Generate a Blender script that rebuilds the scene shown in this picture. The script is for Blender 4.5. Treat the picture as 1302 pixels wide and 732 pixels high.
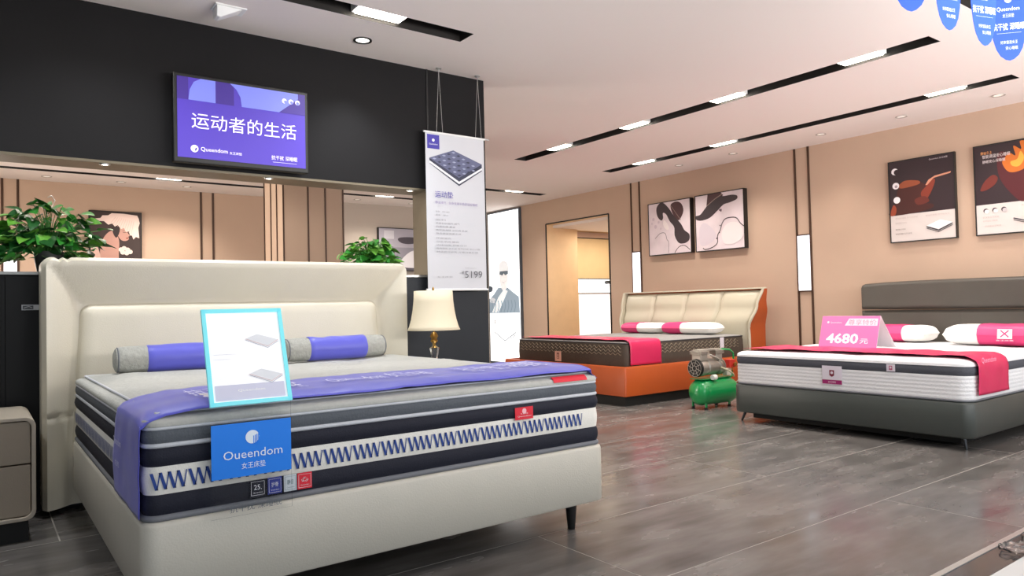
import bpy, bmesh, math, random
from mathutils import Vector, Matrix, noise
for _o in list(bpy.data.objects): bpy.data.objects.remove(_o)
SC = bpy.context.scene; COL = SC.collection
rnd = random.Random(7); PI = math.pi

# ---------------------------------------------------------------- camera, world, lights, exposure
CEIL = 2.86
def make_camera():
    yaw, pitch, roll = 0.635884, 0.026062, -0.0229598
    F = Vector((math.sin(yaw)*math.cos(pitch), math.cos(yaw)*math.cos(pitch), math.sin(pitch)))
    R0 = Vector((math.cos(yaw), -math.sin(yaw), 0)); U0 = R0.cross(F)
    R = R0*math.cos(roll) + U0*math.sin(roll); U = U0*math.cos(roll) - R0*math.sin(roll)
    cd = bpy.data.cameras.new('camera'); co = bpy.data.objects.new('camera', cd); COL.objects.link(co)
    m = Matrix(((R.x, U.x, -F.x, 0), (R.y, U.y, -F.y, 0), (R.z, U.z, -F.z, 1.05), (0, 0, 0, 1)))
    co.matrix_world = m
    cd.sensor_width = 36; cd.sensor_fit = 'HORIZONTAL'; cd.lens = 921.8*36/1302; cd.clip_start = .02
    SC.camera = co
make_camera()
SC.view_settings.view_transform = 'Standard'; SC.view_settings.look = 'None'
SC.view_settings.gamma = 1; SC.view_settings.use_curve_mapping = False
SC.view_settings.exposure = 0.4
W = bpy.data.worlds.new('world'); SC.world = W; W.use_nodes = True
W.node_tree.nodes['Background'].inputs[0].default_value = (0.86, 0.93, 1.0, 1)
W.node_tree.nodes['Background'].inputs[1].default_value = 0.6

def spot(loc, power, color=(1, .9, .8), size=120, blend=.7, radius=.06, target=None):
    l = bpy.data.lights.new('spot_light', 'SPOT'); l.energy = power; l.color = color
    l.spot_size = math.radians(size); l.spot_blend = blend; l.shadow_soft_size = radius
    o = bpy.data.objects.new('spot_light', l); COL.objects.link(o); o.location = loc
    if target: o.rotation_euler = (Vector(target)-Vector(loc)).to_track_quat('-Z', 'Y').to_euler()
    return o
def area(loc, sx, sy, power, color, target):
    l = bpy.data.lights.new('area_light', 'AREA'); l.energy = power; l.color = color
    l.shape = 'RECTANGLE'; l.size = sx; l.size_y = sy
    o = bpy.data.objects.new('area_light', l); COL.objects.link(o); o.location = loc
    o.rotation_euler = (Vector(target)-Vector(loc)).to_track_quat('-Z', 'Y').to_euler()
    return o
WARM = (1, .90, .80); NEUT = (1, .95, .89); COOL = (.93, .97, 1.0)
# added unseen fill light behind the camera, brightening the ceiling from the front
area((3.0, -3.2, 1.3), 9, 2.4, 15, (.95, .97, 1), (4.5, 6, 2.9))
# uplights added out of view to brighten the ceiling: shopfront and back area side
area((5.2, -1.2, 1.7), 7, .8, 340, (1, .96, .93), (5.6, .4, 4.2))
area((-1.2, 8.2, 1.9), .7, 3.5, 150, (1, .9, .8), (0, 8.2, 2.9))
# the linear ceiling slots: direction, fixed coordinate range, extent, lamp positions
SLOTS = [  # (axis, a0, a1, b0, b1, lamps)  axis 'Y': a = X range, b = Y range
    ('Y', 5.316, 5.50, 2.27, 7.10, [6.37, 5.18, 4.03, 2.81]),
    ('Y', 6.83, 7.00, 2.29, 7.14, [6.48, 5.24, 2.85]),
    ('X', 3.95, 4.12, -1.4, 2.65, [2.02, 0.55, -0.8]),
    ('X', 1.73, 1.90, 3.3, 5.75, [4.45]),
    ('X', 9.05, 9.22, 4.6, 7.42, [6.86, 5.3]),
    ('X', 10.45, 10.60, -0.9, 6.10, [2.09, 5.30, -0.3]),
    ('X', 6.10, 6.25, -1.2, 2.20, [-0.6, 0.8, 1.75]),  # unseen slot, added so its lamps light the column in the back area
]
DOWN = [(7.43, 2.60), (7.43, 3.456), (7.43, 4.315), (7.43, 5.46), (7.43, 6.31)]
DOWNB = [(.72, 10.97), (1.57, 10.97), (2.4, 10.97), (5.0, 10.97), (6.0, 10.97)]
PW = {0: 68, 1: 48, 2: 50, 3: 45, 4: 110, 5: 110, 6: 75}
for k, (ax, a0, a1, b0, b1, ls) in enumerate(SLOTS):
    for b in ls:
        a = (a0+a1)/2
        p = (a, b, CEIL-.006) if ax == 'Y' else (b, a, CEIL-.006)
        spot(p, PW[k], {2: COOL, 5: WARM, 6: WARM, 1: NEUT}.get(k, NEUT), 140, .8, .07)
for x, y in DOWN: spot((x, y, CEIL-.02), 20, WARM, 95, .9, .04)
for x, y in DOWNB[:3]: spot((x, y, CEIL-.02), 14, WARM, 95, .9, .04)
spot((2.085, 4.447, CEIL-.02), 25, COOL, 90, .8, .04)

# ---------------------------------------------------------------- materials
def lin(h):
    if isinstance(h, tuple): return h
    h = h.lstrip('#'); v = [int(h[i:i+2], 16)/255 for i in (0, 2, 4)]
    return tuple(c/12.92 if c <= .04045 else ((c+.055)/1.055)**2.4 for c in v)
_M = {}
def mat(name, color, rough=.5, metal=0, emit=0, bump=0, bscale=40, var=0, vscale=6, stretch=None, coat=0, trans=0, alpha=1, spec=.5, sheen=0):
    if name in _M: return _M[name]
    m = bpy.data.materials.new(name); m.use_nodes = True; nt = m.node_tree; b = nt.nodes['Principled BSDF']
    c = lin(color)
    b.inputs['Base Color'].default_value = (*c, 1); b.inputs['Roughness'].default_value = rough
    b.inputs['Metallic'].default_value = metal; b.inputs['Specular IOR Level'].default_value = spec
    b.inputs['Coat Weight'].default_value = coat; b.inputs['Coat Roughness'].default_value = .08
    b.inputs['Transmission Weight'].default_value = trans; b.inputs['Alpha'].default_value = alpha
    b.inputs['Sheen Weight'].default_value = sheen
    if emit:
        b.inputs['Emission Color'].default_value = (*c, 1); b.inputs['Emission Strength'].default_value = emit
    N, L = nt.nodes, nt.links
    if bump or var:
        tc = N.new('ShaderNodeTexCoord'); mp = N.new('ShaderNodeMapping'); L.new(tc.outputs['Object'], mp.inputs[0])
        if stretch: mp.inputs['Scale'].default_value = stretch
    if var:
        n = N.new('ShaderNodeTexNoise'); n.inputs['Scale'].default_value = vscale; n.inputs['Detail'].default_value = 5
        L.new(mp.outputs[0], n.inputs['Vector'])
        mr = N.new('ShaderNodeMapRange'); mr.inputs[1].default_value = .25; mr.inputs[2].default_value = .75
        mr.inputs[3].default_value = 1-var; mr.inputs[4].default_value = 1+var
        L.new(n.outputs[0], mr.inputs[0])
        hs = N.new('ShaderNodeHueSaturation'); hs.inputs['Color'].default_value = (*c, 1)
        L.new(mr.outputs[0], hs.inputs['Value']); L.new(hs.outputs[0], b.inputs['Base Color'])
    if bump:
        n2 = N.new('ShaderNodeTexNoise'); n2.inputs['Scale'].default_value = bscale; n2.inputs['Detail'].default_value = 3
        L.new(mp.outputs[0], n2.inputs['Vector'])
        bp = N.new('ShaderNodeBump'); bp.inputs['Strength'].default_value = bump; bp.inputs['Distance'].default_value = .01
        L.new(n2.outputs[0], bp.inputs['Height']); L.new(bp.outputs[0], b.inputs['Normal'])
    _M[name] = m; return m
def ink(h): return mat('ink_'+h.strip('#'), h, .5)
def glow(h, s=1.0): return mat('glow_%s_%s' % (h.strip('#'), s), h, .4, emit=s)

def floor_mat():
    m = bpy.data.materials.new('wood_look_tile'); m.use_nodes = True; nt = m.node_tree; N, L = nt.nodes, nt.links
    b = N['Principled BSDF']
    tc = N.new('ShaderNodeTexCoord'); oi = N.new('ShaderNodeObjectInfo'); ad = N.new('ShaderNodeVectorMath')
    L.new(tc.outputs['Object'], ad.inputs[0])
    sc = N.new('ShaderNodeVectorMath'); sc.operation = 'SCALE'; sc.inputs[3].default_value = 37
    cm = N.new('ShaderNodeCombineXYZ')
    for i in range(3): L.new(oi.outputs['Random'], cm.inputs[i])
    L.new(cm.outputs[0], sc.inputs[0]); L.new(sc.outputs[0], ad.inputs[1])
    mp = N.new('ShaderNodeMapping'); mp.inputs['Scale'].default_value = (.8, 4.5, 1); L.new(ad.outputs[0], mp.inputs[0])
    n1 = N.new('ShaderNodeTexNoise'); n1.inputs['Scale'].default_value = 2.2; n1.inputs['Detail'].default_value = 5; n1.inputs['Roughness'].default_value = .55
    L.new(mp.outputs[0], n1.inputs['Vector'])
    mp2 = N.new('ShaderNodeMapping'); mp2.inputs['Scale'].default_value = (1.0, 2.6, 1); L.new(ad.outputs[0], mp2.inputs[0])
    n2 = N.new('ShaderNodeTexNoise'); n2.inputs['Scale'].default_value = 2.6; n2.inputs['Detail'].default_value = 4
    L.new(mp2.outputs[0], n2.inputs['Vector'])
    mx = N.new('ShaderNodeMath'); mx.operation = 'ADD'; L.new(n1.outputs[0], mx.inputs[0]); L.new(n2.outputs[0], mx.inputs[1])
    hf = N.new('ShaderNodeMath'); hf.operation = 'MULTIPLY'; hf.inputs[1].default_value = .5; L.new(mx.outputs[0], hf.inputs[0])
    cr = N.new('ShaderNodeValToRGB'); e = cr.color_ramp.elements
    e[0].position = .30; e[0].color = (*lin('#54504d'), 1); e[1].position = .72; e[1].color = (*lin('#85807c'), 1)
    k = cr.color_ramp.elements.new(.5); k.color = (*lin('#6b6764'), 1)
    L.new(hf.outputs[0], cr.inputs[0]); L.new(cr.outputs[0], b.inputs['Base Color'])
    mr = N.new('ShaderNodeMapRange'); mr.inputs[1].default_value = .3; mr.inputs[2].default_value = .7; mr.inputs[3].default_value = .16; mr.inputs[4].default_value = .3
    L.new(n2.outputs[0], mr.inputs[0]); L.new(mr.outputs[0], b.inputs['Roughness'])
    bp = N.new('ShaderNodeBump'); bp.inputs['Strength'].default_value = .05; bp.inputs['Distance'].default_value = .003
    L.new(n1.outputs[0], bp.inputs['Height']); L.new(bp.outputs[0], b.inputs['Normal'])
    return m
M_FLOOR = floor_mat()
PEACH = '#bfa48f'
M = dict(
    ceil=mat('ceiling_paint', '#f1e8e3', .85), dark=mat('charcoal_wall', '#1d1c1d', .8, spec=.2, bump=.05, bscale=60, var=.12, vscale=1.5),
    dark_lit=mat('charcoal_wall_lit', '#1d2127', .5, spec=.3, var=.08), black=mat('black_panel', '#0b0b0c', .45, spec=.2), soff=mat('soffit_bronze', '#6e6553', .35, metal=.35),
    peach=mat('peach_wallcovering', PEACH, .75, bump=.04, bscale=150, var=.03, vscale=2), grey=mat('peach_greyed_light', '#b9aea3', .8),
    trimd=mat('bronze_trim', '#4a3427', .4, metal=.4), blackm=mat('black_metal', '#141414', .4), slotd=mat('slot_black', '#17120f', .6),
    creamd=mat('beige_leather', '#c2bba6', .4, bump=.1, bscale=150), cream=mat('cream_leather', '#d9d2c0', .38, bump=.12, bscale=160, var=.02), creamb=mat('cream_leather_base', '#cfcabd', .42, bump=.1, bscale=160, var=.02),
    grout=mat('pale_grout', '#a8a29b', .7), metalw=mat('brushed_edge', '#c8c8c6', .3, metal=.8),
    white=mat('white_plastic', '#f2f2f0', .45), greyq=mat('grey_knit', '#a9a9a2', .9, bump=1, bscale=34, var=.08, vscale=60),
    quilt=mat('quilt_fabric', '#b9b9b3', .9, bump=.4, bscale=45, var=.05, vscale=30), navy=mat('navy_fabric', '#0e1124', .75, bump=.2, bscale=200),
    gband=mat('grey_band_fabric', '#565b62', .8, bump=.3, bscale=120), wband=mat('white_band_fabric', '#e9e6de', .85, bump=.2, bscale=200),
    pipe=mat('silver_piping', '#c9ccd2', .6, bump=.2, bscale=300), pipeg=mat('grey_piping', '#75777d', .6, bump=.2, bscale=300), purple=mat('purple_satin', '#5c5ecc', .42, bump=.15, bscale=12, sheen=.2),
    wink=mat('navy_print', '#1e3f8a', .7), pink=mat('pink_satin', '#cf2257', .4, bump=.15, bscale=12), pinkl=mat('pink_sleeve', '#dd3a78', .45),
    orange=mat('orange_leather', '#b4501f', .36, bump=.1, bscale=150, var=.04), brown=mat('brown_fabric', '#4c4138', .7, bump=.3, bscale=90, var=.08, vscale=20),
    tan=mat('tan_stitch', '#8f806c', .7), greyl=mat('grey_leather', '#4c4842', .42, bump=.12, bscale=140, var=.05), greyb=mat('grey_base_leather', '#464b48', .38, bump=.1, bscale=140),
    wfab=mat('white_knit', '#e2e2e4', .85, bump=.35, bscale=60), dband=mat('dark_grey_band', '#4a4c54', .8, bump=.3, bscale=120), wpil=mat('white_pillow', '#f5f3ee', .85, bump=.25, bscale=40),
    green=mat('green_enamel', '#149650', .28, coat=.5), alu=mat('cast_aluminium', '#b9b4ab', .38, metal=.8, bump=.2, bscale=40), brass=mat('brass', '#b08a4a', .3, metal=.9),
    glass=mat('clear_glass', '#ffffff', .03, trans=1), shade=mat('ivory_shade', '#efe2c6', .8, bump=.05, bscale=200), leaf=mat('leaf_green', '#2f7f2b', .42, var=.3, vscale=9),
    leafd=mat('leaf_dark_green', '#174f1d', .42, var=.3, vscale=9), leafl=mat('leaf_light_green', '#5d9a35', .45, var=.3, vscale=9), stem=mat('stem_green', '#4f8a3c', .6), soil=mat('soil', '#2c211a', .95, bump=.6, bscale=60),
    potd=mat('dark_pot', '#3a3b3c', .35), acr=mat('acrylic', '#ffffff', .0, trans=1, spec=.3), cyan=mat('cyan_acrylic_edge', '#7fe0ea', .2, emit=.2),
    blue=mat('blue_card', '#0a80f0', .45), paper=mat('paper', '#f4f4f2', .6), marble=mat('pale_marble', '#dfe3e3', .12, var=.04, vscale=3), granite=mat('dark_granite', '#3f3f42', .12, var=.3, vscale=30),
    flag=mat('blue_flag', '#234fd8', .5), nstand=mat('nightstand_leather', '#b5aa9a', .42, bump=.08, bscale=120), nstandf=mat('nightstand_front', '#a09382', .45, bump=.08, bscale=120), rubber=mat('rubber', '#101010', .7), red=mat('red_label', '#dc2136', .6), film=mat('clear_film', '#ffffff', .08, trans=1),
)

M['acr'].node_tree.nodes['Principled BSDF'].inputs['IOR'].default_value = 1.15
# ---------------------------------------------------------------- mesh helpers
class MB:
    def __init__(s): s.v = []; s.f = []; s.m = []; s.mats = []; s.sm = []
    def mi(s, m):
        if m not in s.mats: s.mats.append(m)
        return s.mats.index(m)
    def add(s, vs, fs, m, smooth=False, M4=None):
        o = len(s.v)
        if M4 is not None: vs = [M4 @ Vector(v) for v in vs]
        s.v += [tuple(v) for v in vs]; k = s.mi(m)
        for f in fs: s.f.append([i+o for i in f]); s.m.append(k); s.sm.append(smooth)
        return s
    def box(s, x0, x1, y0, y1, z0, z1, m):
        v = [(x, y, z) for x in (x0, x1) for y in (y0, y1) for z in (z0, z1)]
        return s.add(v, [(0, 1, 3, 2), (4, 6, 7, 5), (0, 4, 5, 1), (2, 3, 7, 6), (0, 2, 6, 4), (1, 5, 7, 3)], m)
    def lathe(s, prof, m, n=24, M4=None, cap=True, smooth=True):   # prof [(r,z)]
        vs = [(r*math.cos(2*PI*i/n), r*math.sin(2*PI*i/n), z) for r, z in prof for i in range(n)]
        fs = [(j*n+i, j*n+(i+1) % n, (j+1)*n+(i+1) % n, (j+1)*n+i) for j in range(len(prof)-1) for i in range(n)]
        if cap: fs += [tuple(range(n))[::-1], tuple((len(prof)-1)*n+i for i in range(n))]
        return s.add(vs, fs, m, smooth, M4)
    def tube(s, pts, r, m, n=8):
        pts = [Vector(p) for p in pts]; vs = []; fs = []
        up = Vector((0, 0, 1))
        for i, p in enumerate(pts):
            t = (pts[min(i+1, len(pts)-1)]-pts[max(i-1, 0)]).normalized()
            a = t.cross(up); a = t.cross(Vector((1, 0, 0))) if a.length < .1 else a
            a.normalize(); b = t.cross(a)
            rr = r[i] if isinstance(r, (list, tuple)) else r
            vs += [p + a*rr*math.cos(2*PI*k/n) + b*rr*math.sin(2*PI*k/n) for k in range(n)]
        for i in range(len(pts)-1):
            fs += [(i*n+k, i*n+(k+1) % n, (i+1)*n+(k+1) % n, (i+1)*n+k) for k in range(n)]
        fs += [tuple(range(n))[::-1], tuple((len(pts)-1)*n+k for k in range(n))]
        return s.add(vs, fs, m, True)
    def loft(s, x0, x1, y0, y1, r, prof, m, n=6, cap=True, smooth=True, disp=None):   # prof [(inset, z)]
        vs = []; fs = []; cnt = None; K = 14
        for ins, z in prof:
            ring = []; rr = max(r-ins, .004)
            X0, X1, Y0, Y1 = x0+ins, x1-ins, y0+ins, y1-ins
            cs = [(X1-rr, Y0+rr, -PI/2), (X1-rr, Y1-rr, 0), (X0+rr, Y1-rr, PI/2), (X0+rr, Y0+rr, PI)]
            for q, (cx, cy, a) in enumerate(cs):
                for k in range(n+1):
                    t = a + PI/2*k/n; ring.append((cx+rr*math.cos(t), cy+rr*math.sin(t)))
                nx, ny, na = cs[(q+1) % 4]; p0 = ring[-1]; p1 = (nx+rr*math.cos(na), ny+rr*math.sin(na))
                for k in range(1, K): ring.append((p0[0]+(p1[0]-p0[0])*k/K, p0[1]+(p1[1]-p0[1])*k/K))
            cnt = len(ring)
            for (x, y) in ring:
                v = Vector((x, y, z))
                if disp: v = disp(v)
                vs.append(v)
        for j in range(len(prof)-1):
            fs += [(j*cnt+i, j*cnt+(i+1) % cnt, (j+1)*cnt+(i+1) % cnt, (j+1)*cnt+i) for i in range(cnt)]
        if cap: fs += [tuple(range(cnt))[::-1], tuple((len(prof)-1)*cnt+i for i in range(cnt))]
        return s.add(vs, fs, m, smooth)
    def grid(s, fn, nu, nv, m, smooth=True):
        vs = [fn(i/nu, j/nv) for j in range(nv+1) for i in range(nu+1)]
        fs = [(j*(nu+1)+i, j*(nu+1)+i+1, (j+1)*(nu+1)+i+1, (j+1)*(nu+1)+i) for j in range(nv) for i in range(nu)]
        return s.add(vs, fs, m, smooth)
    def build(s, name, parent=None, bevel=0, solid=0, at=None, seg=2):
        me = bpy.data.meshes.new(name); me.from_pydata([tuple(v) for v in s.v], [], s.f)
        for m in s.mats: me.materials.append(m)
        me.polygons.foreach_set('material_index', s.m); me.polygons.foreach_set('use_smooth', s.sm)
        me.update()
        if s.sm and any(s.sm):
            bm = bmesh.new(); bm.from_mesh(me); bmesh.ops.recalc_face_normals(bm, faces=bm.faces)
            for e in bm.edges:
                if len(e.link_faces) == 2 and e.calc_face_angle(0) > .8: e.smooth = False
            bm.to_mesh(me); bm.free()
        o = bpy.data.objects.new(name, me); COL.objects.link(o)
        if at is not None: 
            me.transform(Matrix.Translation(-Vector(at))); o.location = at
        if solid:
            d = o.modifiers.new('solid', 'SOLIDIFY'); d.thickness = solid; d.offset = 0
        if bevel:
            d = o.modifiers.new('bevel', 'BEVEL'); d.width = bevel; d.segments = seg; d.limit_method = 'ANGLE'
        if parent is not None:
            o.parent = parent; o.matrix_parent_inverse = Matrix.Translation(-Vector(parent.location)) if parent.rotation_euler[2] == 0 else parent.matrix_basis.inverted()
        return o
def tag(o, label, cat, group=None, kind=None):
    if label: o['label'] = label
    if cat: o['category'] = cat
    if group: o['group'] = group
    if kind: o['kind'] = kind
    return o
def thing(name, label, cat, loc, group=None):
    o = bpy.data.objects.new(name, None); COL.objects.link(o); o.location = loc; o.empty_display_size = .1
    return tag(o, label, cat, group)
def struct(o, label=None):
    o['kind'] = 'structure'
    if label: o['label'] = label
    return o
def bx(name, dims, m, parent=None, bevel=0): return MB().box(*dims, m).build(name, parent, bevel)

_txt = {}
def text_mesh(body, bold=0):
    if (body, bold) in _txt: return _txt[(body, bold)]
    c = bpy.data.curves.new('t', 'FONT'); c.body = body; c.resolution_u = 2; c.offset = bold
    o = bpy.data.objects.new('t', c); COL.objects.link(o); bpy.context.view_layer.update()
    me = bpy.data.meshes.new_from_object(o.evaluated_get(bpy.context.evaluated_depsgraph_get()))
    vs = [tuple(v.co) for v in me.vertices]; fs = [tuple(p.vertices) for p in me.polygons]
    bpy.data.objects.remove(o); bpy.data.curves.remove(c); bpy.data.meshes.remove(me)
    x0 = min(v[0] for v in vs); x1 = max(v[0] for v in vs); y0 = min(v[1] for v in vs); y1 = max(v[1] for v in vs)
    _txt[(body, bold)] = ([((v[0]-x0), (v[1]-y0)) for v in vs], fs, x1-x0, y1-y0); return _txt[(body, bold)]
class Pr:
    """flat print laid on a panel; coordinates run 0..1 over width and height"""
    def __init__(s, o, u, v, w, h):
        s.o = Vector(o); s.u = Vector(u).normalized(); s.v = Vector(v).normalized(); s.n = s.u.cross(s.v); s.w = w; s.h = h
        s.mb = MB(); s.k = 0
    def P(s, a, b): return s.o + s.u*(a*s.w) + s.v*(b*s.h) + s.n*(.0006+.00035*s.k)
    def poly(s, pts, m, curve=False):
        s.k += 1
        if curve: pts = smooth_loop(pts)
        s.mb.add([s.P(*p) for p in pts], [tuple(range(len(pts)))], m); return s
    def rect(s, a0, b0, a1, b1, m): return s.poly([(a0, b0), (a1, b0), (a1, b1), (a0, b1)], m)
    def disc(s, a, b, r, m, n=24, hb=None):      # r in width units
        k = s.w/s.h; return s.poly([(a+r*math.cos(2*PI*i/n), b+r*k*math.sin(2*PI*i/n)) for i in range(n)], m)
    def line(s, pts, w, m, curve=False):          # w in metres
        s.k += 1
        if curve: pts = smooth_open(pts)
        P = [s.P(*p) for p in pts]; vs = []
        for i, p in enumerate(P):
            t = (P[min(i+1, len(P)-1)]-P[max(i-1, 0)]).normalized(); q = s.n.cross(t)*(w/2); vs += [p+q, p-q]
        s.mb.add(vs, [(2*i, 2*i+1, 2*i+3, 2*i+2) for i in range(len(P)-1)], m); return s
    def text(s, body, a, b, m, width=None, height=None, slant=0, bold=0):   # a,b lower-left; width/height as fraction
        s.k += 1
        vs, fs, tw, th = text_mesh(body, bold)
        sx = sy = None
        if width: sx = width*s.w/tw
        if height: sy = height*s.h/th
        sx = sx or sy; sy = sy or sx
        o = s.P(a, b); s.mb.add([o + s.u*(x*sx+y*sy*slant) + s.v*(y*sy) for x, y in vs], fs, m); return s
    def build(s, name, parent): return s.mb.build(name, parent)
def cr(p0, p1, p2, p3, t):
    return tuple(.5*((2*b)+(-a+c)*t+(2*a-5*b+4*c-d)*t*t+(-a+3*b-3*c+d)*t**3) for a, b, c, d in zip(p0, p1, p2, p3))
def smooth_loop(P, n=5):
    L = len(P); return [cr(P[i-1], P[i], P[(i+1) % L], P[(i+2) % L], k/n) for i in range(L) for k in range(n)]
def smooth_open(P, n=5):
    L = len(P); out = []
    for i in range(L-1):
        out += [cr(P[max(i-1, 0)], P[i], P[i+1], P[min(i+2, L-1)], k/n) for k in range(n)]
    return out + [P[-1]]
X_, Y_, Z_ = Vector((1, 0, 0)), Vector((0, 1, 0)), Vector((0, 0, 1))
def prY(x0, y, z0, w, h): return Pr((x0, y, z0), X_, Z_, w, h)       # faces -Y
def prX(x, y0, z0, w, h): return Pr((x, y0, z0), -Y_, Z_, w, h)      # faces -X, y0 is the far (left) edge
def copy_child(o, parent, mw):
    c = o.copy(); COL.objects.link(c); c.parent = parent; c.matrix_parent_inverse = Matrix(); c.matrix_basis = mw; return c

# ---------------------------------------------------------------- setting: floor
fl = struct(bx('floor', (-1.6, 10.4, 1.285, 11.6, -.12, -.0006), M['grout']))
fl.name = 'floor'
tile_cache = {}
def tile(x0, x1, y0, y1):
    w, h = round(x1-x0, 3), round(y1-y0, 3)
    if (w, h) not in tile_cache:
        g = .0032; me = MB().box(g, w-g, g, h-g, -.012, 0, M_FLOOR).build('tile')
        tile_cache[(w, h)] = me; o = me
    else:
        o = tile_cache[(w, h)].copy(); COL.objects.link(o)
    o.location = (x0, y0, 0); o.parent = fl; return o
rows = [1.30, 1.93] + [1.93+.703*i for i in range(1, 14)]
for i in range(len(rows)-1):
    y0, y1 = rows[i], rows[i+1]; x = 2.06 - (0 if i % 2 == 1 else 1.75) - 3.5
    y1 = min(y1, 11.37)
    while x < 7.89:
        a, b = max(x, -1.6), min(x+3.5, 7.89)
        if b-a > .05 and y1 > y0: tile(a, b, y0, y1)
        x += 3.5
tile(7.89, 8.475, 8.12, 9.66); tile(8.475, 10.2, 8.0, 10.0)
struct(bx('trim_1', (-1.6, 7.89, 1.275, 1.30, -.1, .002), M['metalw']), 'thin metal edge strip of the tiled floor')
struct(bx('trim_2', (-1.6, 7.89, 1.165, 1.275, -.1, -.001), M['granite']), 'dark polished stone threshold strip')
mall = struct(bx('floor_corridor', (-4, 9, -3.5, 1.165, -.1, -.004), M['grout']), 'pale polished corridor floor')
o_t = None
for i in range(-4, 9):
    for j in range(6):
        if o_t is None: o_t = MB().box(.002, .998, .002, .775, -.012, -.001, M['marble']).build('tile'); o = o_t
        else: o = o_t.copy(); COL.objects.link(o)
        o.location = (i, 1.165-.777*(j+1), 0); o.parent = mall
# crumpled clear film on the threshold
def film(u, v):
    x = 3.36+.34*u; y = 1.14+.10*v+.02*math.sin(u*9); n = noise.noise(Vector((u*9, v*5, 1)))
    return (x, y, .012+.02*abs(n)+.004*math.sin(u*40+v*9))
tag(MB().grid(film, 36, 12, M['film']).build('plastic_film', solid=.0006), 'crumpled clear plastic film lying on the dark stone threshold', 'film')

# ---------------------------------------------------------------- setting: ceiling with slots cut out
def ceiling():
    xs = sorted({-1.6, 10.2} | {s[1] for s in SLOTS if s[0] == 'Y'} | {s[2] for s in SLOTS if s[0] == 'Y'} | {s[3] for s in SLOTS if s[0] == 'X'} | {s[4] for s in SLOTS if s[0] == 'X'})
    ys = sorted({.6, 11.5} | {s[3] for s in SLOTS if s[0] == 'Y'} | {s[4] for s in SLOTS if s[0] == 'Y'} | {s[1] for s in SLOTS if s[0] == 'X'} | {s[2] for s in SLOTS if s[0] == 'X'})
    rect = [(s[1], s[2], s[3], s[4]) if s[0] == 'Y' else (s[3], s[4], s[1], s[2]) for s in SLOTS]
    mb = MB()
    for i in range(len(xs)-1):
        for j in range(len(ys)-1):
            cx, cy = (xs[i]+xs[i+1])/2, (ys[j]+ys[j+1])/2
            if any(a < cx < b and c < cy < d for a, b, c, d in rect): continue
            x0, x1, y0, y1 = xs[i], xs[i+1], ys[j], ys[j+1]
            mb.add([(x0, y0, CEIL), (x0, y1, CEIL), (x1, y1, CEIL), (x1, y0, CEIL)], [(0, 1, 2, 3)], M['ceil'])
    mb.box(-1.6, 10.2, .6, 11.5, CEIL+.16, CEIL+.2, M['ceil'])
    c = mb.build('ceiling'); struct(c)
    for k, (a, b, cc, d) in enumerate(rect):
        t = .012; z1 = CEIL+.12; q = MB()
        q.box(a, b, cc, d, z1, z1+.01, M['slotd']); q.box(a-t, a, cc-t, d+t, CEIL+.001, z1, M['slotd']); q.box(b, b+t, cc-t, d+t, CEIL+.001, z1, M['slotd'])
        q.box(a, b, cc-t, cc, CEIL+.001, z1, M['slotd']); q.box(a, b, d, d+t, CEIL+.001, z1, M['slotd'])
        q.build('light_slot', c)
    return c
ceil_o = ceiling()
LAMP = glow('#fff6e6', 14.0)
slot_names = ['in the longest ceiling slot', 'in the ceiling slot nearest the peach wall', 'in the slot before the dark wall', 'in the slot behind the blue flags', 'in the far short slot', 'in the slot along the back wall', 'in the unseen slot added to light the column']
ordn = ['first', 'second', 'third', 'fourth']
for k, (ax, a0, a1, b0, b1, ls) in enumerate(SLOTS):
    a = (a0+a1)/2
    for i, b in enumerate(sorted(ls)):
        p = (a, b, CEIL+.1) if ax == 'Y' else (b, a, CEIL+.1)
        lab = 'bright recessed lamp %s, %s from %s end' % (slot_names[k], ordn[i], 'near' if ax == 'Y' else 'left')
        t = thing('slot_lamp', lab, 'ceiling light', p, 'recessed lamps in the ceiling slots')
        hx, hy = (.07, .15) if ax == 'Y' else (.15, .065)
        MB().box(p[0]-hx-.015, p[0]+hx+.015, p[1]-hy-.015, p[1]+hy+.015, CEIL+.025, CEIL+.11, M['white']).build('housing', t)
        MB().box(p[0]-hx, p[0]+hx, p[1]-hy, p[1]+hy, CEIL+.016, CEIL+.024, LAMP).build('diffuser', t)
def downlight(x, y, lab, rm, r=.05, e=1.5):
    t = thing('downlight', lab, 'ceiling light', (x, y, CEIL), 'small round ceiling downlights')
    T = Matrix.Translation((x, y, CEIL))
    MB().lathe([(r*.72, 0), (r*.72, -.004), (r, -.006), (r, 0)], rm, 28, T, cap=False).build('ring', t)
    MB().lathe([(0.001, -.001), (r*.72, -.001)], glow('#f4efe6', e), 28, T, cap=False).build('lens', t)
dn = ['nearest the camera', 'second from the camera', 'third from the camera', 'fourth from the camera', 'farthest from the camera']
for i, (x, y) in enumerate(DOWN): downlight(x, y, 'small round downlight above the peach wall, %s' % dn[i], mat('downlight_ring_grey', '#b7aea6', .5), .055, .35)
db = ['leftmost over the back wall', 'second from left over the back wall', 'third from left over the back wall', 'left one over the greige back wall', 'right one over the greige back wall']
for i, (x, y) in enumerate(DOWNB): downlight(x, y, 'small round downlight, %s' % db[i], mat('downlight_ring_grey', '#b7aea6', .5), .06, .35)
downlight(2.085, 4.447, 'round downlight with dark ring in front of the dark wall', mat('downlight_ring_dark', '#3a3836', .4, metal=.5), .062, 3)
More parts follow.
